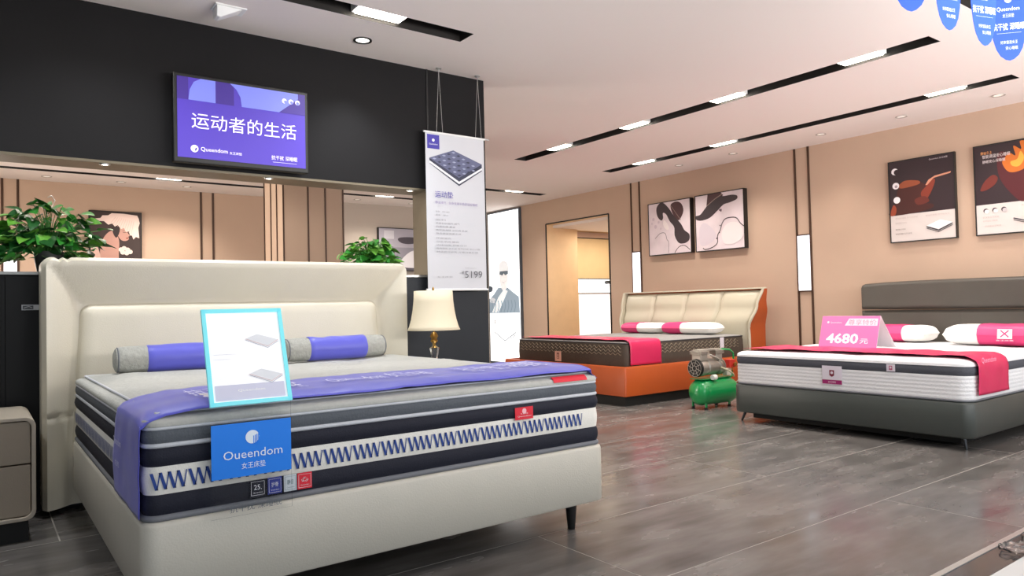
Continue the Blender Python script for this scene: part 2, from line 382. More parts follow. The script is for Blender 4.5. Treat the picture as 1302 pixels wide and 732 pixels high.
# white wedge shaped ceiling fitting
wd = thing('ceiling_sensor', 'white wedge-shaped fitting on the ceiling above the screen', 'sensor', (1.2, 4.4, CEIL))
MB().add([(1.13, 4.36, CEIL), (1.29, 4.36, CEIL), (1.29, 4.46, CEIL), (1.13, 4.46, CEIL), (1.13, 4.37, CEIL-.07), (1.15, 4.37, CEIL-.075), (1.15, 4.45, CEIL-.075), (1.13, 4.45, CEIL-.07)],
   [(0, 3, 2, 1), (4, 5, 6, 7), (0, 1, 5, 4), (1, 2, 6, 5), (2, 3, 7, 6), (3, 0, 4, 7)], M['white']).build('shell', wd, .005)
MB().box(1.12, 1.30, 4.35, 4.47, CEIL-.008, CEIL, M['white']).build('mount', wd, .002)

# ---------------------------------------------------------------- setting: walls
YD = 4.74; OX = 2.735
wl = MB()
wl.box(-1.6, OX, YD, YD+.235, 1.95, CEIL, M['dark'])
wl.box(-1.6, OX, YD+.0, YD+.235, 1.935, 1.95, M['soff'])
wl.box(-1.6, OX, YD, YD+.235, 0, 1.285, M['black'])
wl.box(OX, 3.262, YD, YD+.235, 0, CEIL, M['dark_lit']) if False else wl.box(OX, 3.262, YD, YD+.235, 1.18, CEIL, M['dark'])
wl.box(OX, 3.262, YD, YD+.235, 0, 1.18, M['dark_lit'])  # lower pier is charcoal too; its bluish lift is light put in colour
wall_left = struct(wl.build('wall_left'), 'charcoal wall with a long pass-through opening')
bx('counter_top', (-1.6, OX-.002, YD-.012, YD+.25, 1.286, 1.302, mat('ledge_metal', '#8e8d8a', .25, metal=.6)) [:6], mat('ledge_metal', '#8e8d8a', .25, metal=.6), wall_left)
bx('panel', (2.44, OX, YD-.008, YD-.001, .02, 1.28), M['dark_lit'], wall_left)
for i, x in enumerate([-.9, -.1, .12]):
    bx('panel', (x, x+(.78 if i == 0 else .2 if i == 1 else .3), YD-.006, YD-.0005, .02, 1.28), M['black'], wall_left, .002)
bx('jamb_lining', (OX-.006, OX+.004, YD+.003, YD+.232, 1.302, 1.935), M['soff'], wall_left)
struct(bx('trim_3', (OX-.002, OX+.012, YD-.006, YD, 1.18, CEIL), M['blackm']), 'thin vertical joint beside the hanging banner')
struct(bx('trim_4', (OX-.002, OX+.010, YD-.006, YD, 0, 1.18), M['blackm']))
for k, x in enumerate([.60, 1.55, 2.60]):      # small lights in the soffit edge
    t = thing('soffit_light', 'small recessed light under the dark wall edge, %s from the left' % ordn[k], 'light', (x, YD+.03, 1.935), 'small lights in the soffit of the opening')
    MB().lathe([(.03, 0), (.028, -.006), (.018, -.006)], M['metalw'], 20, Matrix.Translation((x, YD+.035, 1.935)), cap=False).build('ring', t)
    MB().lathe([(.0005, -.003), (.02, -.003)], glow('#fff8e8', 14), 16, Matrix.Translation((x, YD+.035, 1.935)), cap=False).build('lens', t)

XR = 7.89
wr = MB(); NB0, NB1, NZ = 8.12, 9.66, 2.45
wr.box(XR, XR+.15, .6, NB0, 0, CEIL, M['peach']); wr.box(XR, XR+.15, NB1, 11.5, 0, CEIL, M['peach']); wr.box(XR, XR+.15, NB0, NB1, NZ, CEIL, M['peach'])
wall_right = struct(wr.build('wall_right'), 'peach covered wall with thin dark vertical lines')
struct(bx('wall_back', (-1.6, 4.2, 11.37, 11.5, 0, CEIL), M['peach']), 'peach back wall seen through the opening')
struct(bx('wall_rear', (4.2, XR, 11.37, 11.5, 0, CEIL), M['grey']), 'back wall with the framed picture, greyed by painted light')  # same wall as the peach one; greyer light is put into its colour
struct(bx('wall_side', (-1.75, -1.6, 1.3, 11.5, 0, CEIL), M['dark']), 'side wall')
cm = MB().box(2.41, 3.04, 7.0, 7.57, 0, CEIL, M['peach']).build('wall_column'); struct(cm, 'peach panelled column behind the opening')
for x in (2.41, 2.66, 2.84, 3.03): bx('column_joint', (x-.007, x+.007, 6.992, 7.001, 0, CEIL), M['trimd'], cm)
bx('column_joint', (2.66, 2.84, 6.992, 7.001, 1.365, 1.385), M['trimd'], cm)
for y in (7.18, 7.36, 7.565): bx('column_joint', (2.401, 2.411, y-.007, y+.007, 0, CEIL), M['trimd'], cm)
tn = [5]
def vtrim(dims):
    struct(bx('trim_%d' % tn[0], dims, M['trimd']), None); tn[0] += 1
# right wall line pairs with wall lamps, and the same on the back wall
def wall_lamp(x0, x1, y0, y1, z0, z1, lab, face):
    t = thing('wall_lamp', lab, 'wall lamp', ((x0+x1)/2, (y0+y1)/2, z0), 'slim lit wall strips between the dark lines')
    MB().box(x0, x1, y0, y1, z0, z1, glow('#f3f6ff', .75)).build('diffuser', t)
    for z in (z0-.014, z1):
        MB().box(x0-(.006 if face == 'X' else 0), x1+(.0 if face == 'X' else 0), y0-(.006 if face == 'Y' else 0), y1, z, z+.014, M['trimd']).build('rail', t)
for ya, yb, lab in ((4.75, 4.925, 'slim glowing wall strip between the two beds on the peach wall'), (7.46, 7.63, 'slim glowing wall strip left of the hat pictures')):
    for y in (ya, yb): vtrim((XR-.012, XR, y-.011, y+.011, 0, CEIL))
    wall_lamp(XR-.02, XR-.0015, ya+.0115, yb-.0115, 1.165, 1.815, lab, 'X')
    vtrim((XR-.010, XR, ya, yb, 1.815, 1.83))
for xa, xb, lab in ((.262, .43, 'slim glowing wall strip behind the large plant'), (2.68, 2.85, 'slim glowing wall strip on the back wall behind the headboard')):
    for x in (xa, xb): vtrim((x-.014, x+.014, 11.358, 11.37, 0, CEIL))
    wall_lamp(xa+.0145, xb-.0145, 11.35, 11.3685, 1.165, 1.83, lab, 'Y')
# niche beyond the opening in the right wall
nm = mat('light_wood', '#e3c49c', .6, var=.04)
ni = MB(); ni.box(XR+.15, 8.475, NB1, NB1+.12, 0, 2.6, nm); ni.box(XR+.15, 10.2, 7.9, NB1+.12, 2.4, 2.5, M['ceil'])
ni.box(8.475, 10.2, 10.0, 10.12, 0, 2.7, nm); ni.box(10.2, 10.3, 7.9, 10.1, 0, 2.6, M['peach']); ni.box(8.04, 10.3, 7.85, 7.95, 0, 2.6, M['peach'])
ni.box(8.475, 8.6, NB1, 10.0, 0, 2.6, nm); ni.box(XR+.001, 8.47, NB1-.004, NB1-.001, 0, NZ-.001, nm); ni.box(XR+.001, 8.04, NB0+.001, NB0+.004, 0, NZ-.001, nm); ni.box(XR+.001, 8.04, NB0, NB1, NZ-.004, NZ-.001, nm)
niche = struct(ni.build('wall_niche'), 'lit recess behind the opening in the peach wall')
g = M['blackm']
bx('panel', (8.6, 10.15, 9.985, 9.999, 2.30, 2.40), mat('pale_panel', '#dcc3b6', .6), niche)
bx('panel', (8.6, 10.15, 9.985, 9.999, 1.545, 2.29), mat('maple_panel', '#e6cfa4', .55, var=.03), niche)
bx('light_panel', (8.6, 10.15, 9.985, 9.999, 1.28, 1.53), glow('#f6fbff', 1.6), niche)['label'] = 'bright white lit panel'
bx('light_panel', (8.6, 10.15, 9.985, 9.999, .49, 1.255), glow('#f3ece8', 1.0), niche)['label'] = 'softly lit pinkish white panel'
bx('panel', (8.6, 10.15, 9.985, 9.999, 0, .465), mat('taupe_panel', '#a89684', .6), niche)
for z in (2.295, 1.5375, 1.267, .477): bx('rail', (8.6, 10.15, 9.975, 9.999, z-.008, z+.008), g, niche)
for d in ((XR-.008, XR+.004, NB0-.012, NB0+.012, 0, NZ+.01), (XR-.008, XR+.004, NB1-.01, NB1+.014, 0, NZ+.01), (XR-.008, XR+.004, NB0, NB1, NZ-.002, NZ+.018)):
    struct(bx('trim_%d' % tn[0], d, g)); tn[0] += 1
cam_t = thing('security_camera', 'small dark camera on the lit panel inside the wall opening', 'camera', (9.55, 9.9, 1.48))
MB().lathe([(.03, 0), (.035, .03), (.03, .13)], g, 16, Matrix.Translation((9.55, 9.96, 1.47)) @ Matrix.Rotation(PI/2, 4, 'X')).build('body', cam_t)
MB().tube([(9.55, 9.97, 1.49), (9.6, 9.985, 1.46)], .012, g).build('bracket', cam_t)
area((9.2, 9.0, 2.36), 1.2, .8, 24, (1, .86, .68), (9.2, 9.0, 0))

# light box poster on the right wall at the far end
LBY = 11.36
lb = thing('light_box', 'tall glowing light box poster of a man in cap and jacket', 'light box', (XR-.04, 10.87, 0))
bx('frame', (XR-.05, XR-.001, 10.355, 11.365, .01, 2.84), mat('steel_frame', '#5d6670', .35, metal=.6), lb)
bx('lit_face', (XR-.056, XR-.05, 10.385, 11.335, .04, 2.81), glow('#ffffff', 1.0), lb)
p = prX(XR-.0565, 11.335, .04, .95, 2.77)
sg = lambda h: glow(h, .38)
p.poly([(.0, .325), (.0, .42), (.16, .455), (.3, .495), (.62, .495), (.8, .46), (.98, .43), (1, .325)], sg('#8d9fae'), False)
p.poly([(.08, .33), (.30, .33), (.62, .47), (.5, .485), (.3, .43)], sg('#e9f1f6'))
p.poly([(.36, .56), (.4, .5), (.5, .475), (.6, .5), (.64, .57), (.62, .62), (.38, .62)], sg('#f1eeee'), True)
p.poly([(.34, .60), (.36, .655), (.5, .675), (.64, .655), (.67, .60), (.5, .615)], sg('#eef2f5'), True)
p.poly([(.36, .585), (.46, .575), (.5, .59), (.55, .575), (.65, .585), (.64, .605), (.37, .605)], sg('#5d6a74'))
p.line([(.43, .535), (.5, .525), (.58, .54)], .012, sg('#b1b3b8'), True)
p.poly([(.02, .40), (.18, .395), (.2, .42), (.05, .43)], sg('#c8ccd2'), True)
p.poly([(0, .47), (.10, .475), (.12, .5), (0, .51)], sg('#4d5660'), True)
for k in range(8): p.line([(.05+.11*k, .33), (.1+.11*k, .37), (.08+.11*k, .41)], .02, sg('#75899a'), True)
p.text('运动者的生活', .12, .80, sg('#dfe4e8'), width=.72, height=.05)
p.text('抗干扰 深睡眠', .12, .74, sg('#eef0f2'), width=.5)
p.line([(.15, .20), (.50, .14), (.88, .20)], .02, sg('#666d74')); p.line([(.15, .185), (.50, .125), (.88, .185)], .012, sg('#3d444a'))
p.poly([(.15, .21), (.5, .15), (.88, .21), (.55, .26)], sg('#f4f6f8'))
p.line([(.16, .28), (.2, .27), (.17, .25)], .03, sg('#a5a09c'))
p.build('printed_picture', lb)

# ---------------------------------------------------------------- screen on the dark wall
tv = thing('wall_screen', 'large wall-mounted screen showing a purple slide with white writing', 'screen', (1.36, 4.68, 1.97))
tx0, tx1, tz0, tz1, ty = .945, 1.775, 1.965, 2.505, 4.645
bx('bezel', (tx0, tx1, ty, ty+.055, tz0, tz1), M['blackm'], tv, .006)
bx('mount', (tx0+.1, tx1-.1, ty+.055, YD, tz0+.06, tz1-.1), M['blackm'], tv)
sx0, sz0, sw, sh = tx0+.022, tz0+.03, tx1-tx0-.044, tz1-tz0-.052
bx('display', (sx0, sx0+sw, ty-.003, ty+.001, sz0, sz0+sh), glow('#4631a2', .38), tv)
p = prY(sx0, ty-.0031, sz0, sw, sh); s1 = glow('#6f77d0', .42); sdk = glow('#36207a', .45); wt = glow('#e9e2f4', .5)
p.rect(0, .72, .08, 1, sdk); p.rect(.28, .72, .42, 1, sdk)
p.poly([(.08, .72), (.28, .72), (.28, 1), (.17, 1), (.12, .95), (.09, .85)], s1)
p.poly([(.39, 1), (.44, .93), (.47, .84), (.48, .72), (.78, .72), (.94, .93), (.94, 1)], s1)
p.poly([(.78, .72), (1, .72), (1, 1), (.94, 1), (.94, .93)], sdk)
for k in range(3):
    p.disc(.825+.055*k, .88, .020, wt); p.disc(.834+.055*k-.004*k, .87, .013, s1)
p.text('运动者的生活', .10, .37, wt, width=.82, height=.2)
p.disc(.12, .115, .028, wt); p.poly([(.12, .08), (.135, .10), (.14, .14), (.125, .12)], sdk)
p.text('Queendom', .165, .085, wt, width=.2); p.text('女王床垫', .38, .085, wt, width=.095)
p.text('抗干扰 深睡眠', .71, .075, wt, width=.215, height=.06); p.line([(.72, .045), (.92, .045)], .0015, wt)
p.build('screen_image', tv)

# ---------------------------------------------------------------- hanging banner
bn = thing('hanging_banner', 'white hanging banner with a mattress picture and the price 5199', 'banner', (2.93, 4.66, 1.18))
bx0, bx1, bz0, bz1, by = 2.672, 3.195, 1.19, 2.365, 4.66
bx('sheet', (bx0, bx1, by-.001, by+.001, bz0, bz1), mat('banner_white', '#cccdd2', .6), bn)
for z in (bz0, bz1): MB().tube([(bx0-.012, by, z), (bx1+.012, by, z)], .008, M['white']).build('rod', bn)
MB().tube([(bx1+.012, by, bz1), (bx1+.05, by, bz1)], .007, M['metalw']).build('rod_end', bn)
for x in (2.80, 3.15):
    w = MB(); w.tube([(x, by, CEIL-.02), (x-.03, by, bz1)], .0018, M['metalw'], 5)
    w.tube([(x, by, CEIL-.02), (x+.025, by, bz1)], .0018, M['metalw'], 5); w.build('wire', bn)
    MB().lathe([(.022, 0), (.022, -.008), (.006, -.012), (.006, -.03)], M['metalw'], 16, Matrix.Translation((x, by, CEIL))).build('ceiling_hook', bn)
p = prY(bx0, by-.0011, bz0, bx1-bx0, bz1-bz0); pu = ink('#3f35a0'); gt = ink('#77777e'); lg = ink('#9c9ca2')
p.rect(.03, .895, .23, .985, pu); p.disc(.13, .95, .022, ink('#f2f2f6')); p.text('Queendom', .06, .918, ink('#f2f2f6'), width=.14)
A, B, C_, D = (.06, .835), (.55, .725), (.955, .83), (.46, .90)
q1, q2, q3 = ink('#5e6282'), ink('#2c3048'), ink('#e8e8ec')
p.poly([A, (.06, .80), (.55, .672), (.955, .785), C_, B], q2); p.poly([(.06, .818), (.06, .803), (.55, .684), (.955, .792), (.955, .806), (.55, .70)], q3)
p.poly([A, B, C_, D], q1)
for i in range(6):
    for j in range(5):
        u, v = (i+.5)/6, (j+.5)/5
        cx = A[0]+(B[0]-A[0])*u+(D[0]-A[0])*v; cy = A[1]+(B[1]-A[1])*u+(D[1]-A[1])*v
        p.poly([(cx-.035, cy), (cx, cy-.006), (cx+.035, cy), (cx, cy+.006)], q2 if (i+j) % 2 else ink('#9aa0bd'))
p.text('运动垫', .13, .585, pu, width=.3, height=.042)
p.text('静谧承托 · 全身支撑平稳舒适好睡眠', .13, .545, ink('#9b8fb8'), width=.72, height=.018)
y = .49
for w, body in ((.24, '规格：180×200'), (.22, '高度：28cm'), (.18, '面料'), (.42, '亲肤针织面料 透气'), (.34, '抗菌防螨 柔软'), (.56, '高密度海绵 记忆棉 乳胶'), (.44, '独立袋装弹簧系统'), (.26, '环保填充'), (.40, '分区承托 静音'), (.54, '边缘加固 护脊设计'), (.78, '整网弹簧 抗干扰 互不打扰 安心入眠'), (.74, '舒适层可拆洗 方便日常打理')):
    p.text(body, .13, y, lg if w < .3 else ink('#8f8f96'), width=w*.95, height=.011); y -= .0215 if body not in ('高度：28cm', '独立袋装弹簧系统') else .031
p.text('5199', .60, .075, ink('#55555c'), width=.30, height=.045); p.text('¥', .545, .1, ink('#55555c'), height=.02)
p.text('专享价 Queendom', .60, .135, lg, width=.2, height=.008); p.text('女王床垫', .13, .075, lg, width=.26, height=.011)
p.build('printing', bn)

# ---------------------------------------------------------------- framed pictures
def picture_X(name, lab, y0, y1, z0, z1, d, base, cat='picture', group=None):
    t = thing(name, lab, cat, (XR-d/2, (y0+y1)/2, z0), group)
    b = .010
    f = MB(); xa, xb = XR-d, XR-.001
    f.box(xa, xb, y0, y0+b, z0, z1, M['blackm']); f.box(xa, xb, y1-b, y1, z0, z1, M['blackm']); f.box(xa, xb, y0+b, y1-b, z0, z0+b, M['blackm']); f.box(xa, xb, y0+b, y1-b, z1-b, z1, M['blackm'])
    f.build('frame', t)
    bx('canvas', (xa+.006, xb, y0+b, y1-b, z0+b, z1-b), base, t)
    return t, prX(xa+.0055, y1-b, z0+b, y1-y0-2*b, z1-z0-2*b)
cv = mat('canvas_blush', '#d9ccd0', .8, var=.1, vscale=5); hat = ink('#3b3236'); hat2 = ink('#4b3336')
t, p = picture_X('framed_picture', 'square framed picture of a tilted dark hat, left one of the pair', 6.46, 7.235, 1.735, 2.485, .075, cv, group='pair of hat pictures')
p.poly([(.55, .93), (.68, .98), (.8, .93), (.85, .8), (.8, .68), (.72, .62), (.6, .75)], hat2, True)
p.poly([(.27, .99), (.38, .99), (.5, .88), (.62, .72), (.78, .55), (.86, .42), (.97, .33), (.96, .22), (.85, .17), (.72, .19), (.63, .33), (.62, .5), (.52, .62), (.44, .76), (.36, .8), (.36, .7), (.31, .66), (.22, .75), (.2, .9)], hat, True)
p.line([(.55, .92), (.66, .78), (.78, .62)], .008, ink('#8d7a70'), True)
p.line([(.15, .32), (.28, .41), (.4, .4), (.44, .28), (.48, .22), (.47, 0.02)], .008, ink('#6d6266'), True); p.line([(.62, .01), (.72, .11), (.85, .13), (.98, .04)], .01, ink('#3b3236'), True)
for a, b, r in ((.12, .7, .03), (.17, .55, .035), (.08, .62, .02), (.3, .5, .02), (.25, .63, .025)): p.disc(a, b, r, ink('#c9b9c2'))
p.poly([(.38, .66), (.45, .6), (.5, .5), (.47, .46), (.4, .5), (.36, .58)], ink('#e6dcda'), True)
p.build('printed_picture', t)
t, p = picture_X('framed_picture', 'square framed picture of a wide dark hat and shawl line, right one of the pair', 5.605, 6.385, 1.73, 2.49, .075, cv, group='pair of hat pictures')
p.poly([(.27, 1), (.24, .8), (.42, .82), (.6, .95), (.55, 1)], hat2)
p.poly([(0, .64), (.1, .66), (.2, .75), (.32, .86), (.5, .95), (.6, .93), (.78, .93), (.88, .9), (.87, .84), (.72, .80), (.6, .78), (.46, .68), (.3, .58), (.12, .55), (.01, .58)], hat, True)
p.line([(.25, .8), (.42, .9), (.58, .97)], .012, ink('#8d7a70'), True)
p.line([(.14, .05), (.2, .02), (.35, .05), (.45, .12), (.46, .25), (.52, .34), (.56, .45), (.62, .52), (.72, .54), (.85, .52), (.93, .42), (1, .36)], .012, ink('#33292c'), True)
p.poly([(.50, .70), (.56, .71), (.55, .66)], ink('#6a5a62'), True)
for a, b, r in ((.5, .3, .012), (.52, .42, .012), (.44, .2, .012)): p.disc(a, b, r, ink('#33292c'))
p.poly([(.1, .1), (.35, .15), (.42, .3), (.2, .5), (.08, .4)], ink('#cfc4cc'), True)
p.poly([(.55, .3), (.7, .45), (.9, .42), (.98, .2), (.8, .08), (.6, .1)], ink('#e0d8d8'), True)
p.build('printed_picture', t)
pw = ink('#e6dedb'); dkp = ink('#2a1a20')
t, p = picture_X('framed_poster', 'framed dark poster of a red-lit figure raising an arm, above the grey headboard', 3.155, 3.81, 1.635, 2.50, .045, mat('poster_paper', '#cfc6c2', .6), 'poster', 'two framed advertising posters')
p.rect(0, .335, 1, 1, dkp)
p.poly([(.0, .335), (0, .4), (.1, .5), (.12, .62), (.2, .72), (.33, .7), (.45, .73), (.55, .68), (.62, .66), (.66, .58), (.6, .5), (.55, .45), (.68, .42), (.64, .37), (.3, .335)], ink('#3f1713'), True)
p.poly([(.14, .69), (.25, .75), (.46, .73), (.48, .69), (.36, .67), (.2, .66)], ink('#8a4428'), True)
p.poly([(.6, .66), (.68, .73), (.72, .7), (.66, .58), (.56, .47), (.52, .5), (.5, .58)], ink('#7c2f1e'), True)
p.poly([(.6, .66), (.7, .735), (.95, .765), (.96, .785), (.72, .76), (.62, .72), (.57, .66)], ink('#c98a70'))
p.poly([(0, .34), (.05, .46), (.1, .42), (.08, .34)], ink('#8f3c24'), True); p.poly([(.4, .5), (.55, .53), (.62, .46), (.45, .43)], ink('#5f231a'), True)
for k, b in enumerate((.88, .7, .52)):
    p.disc(.095+.01*k, b, .055, ink('#e4dfe2'))
    if k == 0: p.disc(.125, b-.01, .045, dkp)
    if k == 1: p.disc(.11, b-.008, .024, ink('#9a9298'))
p.text('Queendom 女王床垫', .64, .955, ink('#cfc4c8'), width=.28, height=.022)
for a, b, w in ((.08, .28, .36), (.56, .28, .36), (.08, .22, .18), (.08, .14, .16), (.08, .085, .26)): p.text('静谧好睡眠 抗干扰床垫', a, b, ink('#b9adab' if b > .2 else '#7f7470'), width=w, height=.02)
p.line([(.57, .155), (.75, .10), (.96, .17)], .01, ink('#3a3a44')); p.line([(.57, .135), (.75, .08), (.96, .15)], .006, ink('#22222a'))
p.poly([(.57, .165), (.75, .112), (.96, .18), (.78, .225)], ink('#f3efee'))
p.build('printed_picture', t)
t, p = picture_X('framed_poster', 'framed dark poster with orange flames at the right edge of the peach wall', 2.27, 2.985, 1.635, 2.51, .045, mat('poster_paper', '#cfc6c2', .6), 'poster', 'two framed advertising posters')
p.rect(0, .335, 1, 1, dkp)
p.poly([(.3, .9), (.5, .8), (.72, .4), (.62, .335), (.5, .36), (.3, .62)], ink('#4d1018'), True)
fl_o, fl_y = ink('#c4661c'), ink('#e0a03a')
p.poly([(.38, .84), (.34, .78), (.4, .68), (.5, .66), (.62, .7), (.7, .82), (.66, .96), (.56, .99), (.57, .9), (.48, .95), (.5, .84), (.43, .88)], fl_o, True)
p.poly([(.44, .78), (.46, .73), (.54, .72), (.6, .8), (.56, .88), (.52, .8)], fl_y, True)
p.poly([(.06, .5), (.12, .6), (.22, .66), (.28, .62), (.24, .55), (.14, .5)], ink('#6a251c'), True)
p.poly([(.7, .5), (.85, .6), (1, .55), (1, .36), (.8, .37)], ink('#5c1c18'), True)
p.text('静谧之上', .08, .9, ink('#e8a060'), width=.14, height=.035); p.text('智能调温安心睡眠', .1, .855, ink('#dcd0d0'), width=.34, height=.04); p.text('静眠安心深睡眠', .1, .80, ink('#dcd0d0'), width=.28, height=.035)
for k in range(3):
    p.disc(.12+.11*k, .265, .032, ink('#4b4148')); p.disc(.13+.11*k, .255, .028, pw if k < 2 else ink('#bdb4b6'))
for a, b, w in ((.08, .18, .2), (.08, .14, .18), (.1, .08, .2), (.55, .28, .3)): p.text('好床垫女王制造', a, b, ink('#b3a6a4'), width=w, height=.02)
p.line([(.45, .155), (.65, .10), (.9, .17)], .01, ink('#3a3a44')); p.line([(.45, .135), (.65, .08), (.9, .15)], .006, ink('#22222a'))
p.build('printed_picture', t)
def picture_Y(name, lab, x0, x1, z0, z1, y, d, base, cat='picture'):
    t = thing(name, lab, cat, ((x0+x1)/2, y-d/2, z0)); b = .014; f = MB()
    f.box(x0, x0+b, y-d, y-.001, z0, z1, M['blackm']); f.box(x1-b, x1, y-d, y-.001, z0, z1, M['blackm']); f.box(x0+b, x1-b, y-d, y-.001, z0, z0+b, M['blackm']); f.box(x0+b, x1-b, y-d, y-.001, z1-b, z1, M['blackm'])
    f.build('frame', t); bx('canvas', (x0+b, x1-b, y-d+.006, y-.001, z0+b, z1-b), base, t)
    return t, prY(x0+b, y-d+.0055, z0+b, x1-x0-2*b, z1-z0-2*b)
t, p = picture_Y('framed_picture', 'framed picture of a woman in profile wearing a large petal headdress', 1.225, 1.875, 1.55, 2.50, 11.37, .06, mat('picture_dark', '#3c302e', .8))
bl = ink('#e6cdc4')
sk = ink('#b98d80')
p.poly([(.43, .72), (.52, .66), (.565, .56), (.555, .42), (.52, .2), (.22, .15), (.19, .42), (.24, .58), (.33, .68)], sk, True)
p.poly([(.50, .79), (.60, .80), (.70, .77), (.735, .70), (.775, .655), (.75, .64), (.755, .60), (.70, .575), (.62, .58), (.555, .63), (.52, .70)], sk, True)
p.poly([(.46, .80), (.56, .80), (.58, .74), (.55, .66), (.50, .62), (.44, .70)], ink('#2c2020'), True)
p.line([(.64, .705), (.68, .70), (.71, .708)], .006, ink('#3a2524')); p.line([(.63, .725), (.68, .735), (.72, .725)], .004, ink('#5a3c36'))
p.poly([(.70, .622), (.745, .628), (.742, .612), (.71, .606)], ink('#8c4038'), True)
p.poly([(.10, .895), (.20, .905), (.24, .945), (.35, .95), (.42, .985), (.66, .985), (.93, .965), (.96, .92), (.98, .85), (.95, .78), (.97, .62), (.90, .64), (.85, .60), (.82, .66), (.78, .66), (.76, .72), (.70, .71), (.66, .77), (.60, .75), (.54, .81), (.48, .785), (.43, .83), (.35, .81), (.27, .86), (.18, .86)], bl)
for q in range(10): p.line([(.40+.045*q, .84-.018*q), (.50+.04*q, .93-.006*q)], .004, ink('#cda99c'))
p.poly([(.02, .60), (.08, .56), (.14, .48), (.2, .3), (.14, .2), (.02, .25)], ink('#c9a69c'), True)
for a_, b_ in ((.6, .44), (.66, .46), (.73, .44), (.78, .41), (.63, .40), (.71, .39)): p.disc(a_, b_, .05, ink('#e3cfc6'))
p.build('printed_picture', t)
t, p = picture_Y('wall_picture', 'wide black framed grey bedroom picture on the far greige wall', 5.53, 6.75, 1.72, 2.47, 11.37, .06, mat('picture_grey', '#8f8d98', .6))
p.rect(0, .55, 1, 1, ink('#a9a6b2')); p.poly([(.3, .75), (.38, .8), (.6, .8), (.66, .7), (.5, .64), (.36, .66)], ink('#4a4650'), True)
p.poly([(.35, .1), (.5, .45), (.8, .5), (1, .35), (1, .05)], ink('#dedde2'), True); p.poly([(0, 0), (0, .3), (.3, .35), (.35, .05)], ink('#5b5a66')); p.rect(.08, .75, .24, .95, ink('#c9c8d0')); p.rect(0, 0, 1, .06, ink('#55525c'))
p.build('printed_picture', t)

# ---------------------------------------------------------------- blue flags hanging top right
fy = 1.3; fdat = [(2.91, .45, 2.155, 'leftmost of the four, only its tip in view'), (3.235, .92, 2.150, 'second from the left'), (3.59, .92, 2.155, 'third from the left'), (3.865, .40, 2.14, 'rightmost and largest in view')]
cord = tag(MB().tube([(2.3, fy, 2.62), (3.2, fy, 2.60), (4.4, fy, 2.62)], .0015, M['white'], 5).build('bunting_string'), 'thin cord carrying the blue paper flags near the ceiling', 'cord')
def flag(x, a, zt, lab):
    h = .46; w = .17
    t = thing('hanging_flag', 'blue rounded paper flag with white writing, ' + lab, 'flag', (x, fy, zt), 'blue paper flags hanging in a row')
    base_dir = Vector((-x, -fy, 0)).normalized(); ang = math.atan2(base_dir.y, base_dir.x) + a
    n = Vector((math.cos(ang), math.sin(ang), 0)); u = Vector((-n.y, n.x, 0))
    o = Vector((x, fy, zt))
    pts = [(0, 0), (.10, .012), (.22, .05), (.32, .12), (.39, .22), (.44, .38), (.48, .6), (.5, 1)]
    L = [(s*pu_, v) for s in (1,) for pu_, v in pts] + [(-pu_, v) for pu_, v in pts[::-1][:-1]]
    def P(q, d): return o + u*(q[0]*w) + Z_*(q[1]*h) + n*d
    N = len(L); vs = [P(q, .0006) for q in L]+[P(q, -.0006) for q in L]
    MB().add(vs, [tuple(range(N)), tuple(range(N, 2*N))[::-1]]+[(i, (i+1) % N, N+(i+1) % N, N+i) for i in range(N)], M['flag']).build('flag_sheet', t)
    p = Pr(o - u*(w/2) + n*.0007, u, Z_, w, h); wi = ink('#dfeaff')
    p.text('Queendom', .22, .50, wi, width=.56, height=.05); p.text('女王床垫', .36, .44, wi, width=.28, height=.04)
    p.text('抗干扰 深睡眠', .1, .31, wi, width=.8, height=.075, bold=.015); p.line([(.2, .28), (.8, .28)], .001, wi)
    p.text('好床垫选女王', .28, .17, wi, width=.42, height=.035); p.text('安心睡眠', .4, .11, wi, width=.3, height=.035)
    p.disc(.5, .62, .09, wi)
    p.build('lettering', t)
    MB().tube([o+Z_*h, (x, fy, 2.62)], .002, M['white'], 5).build('loop', t)
for d in fdat: flag(*d)

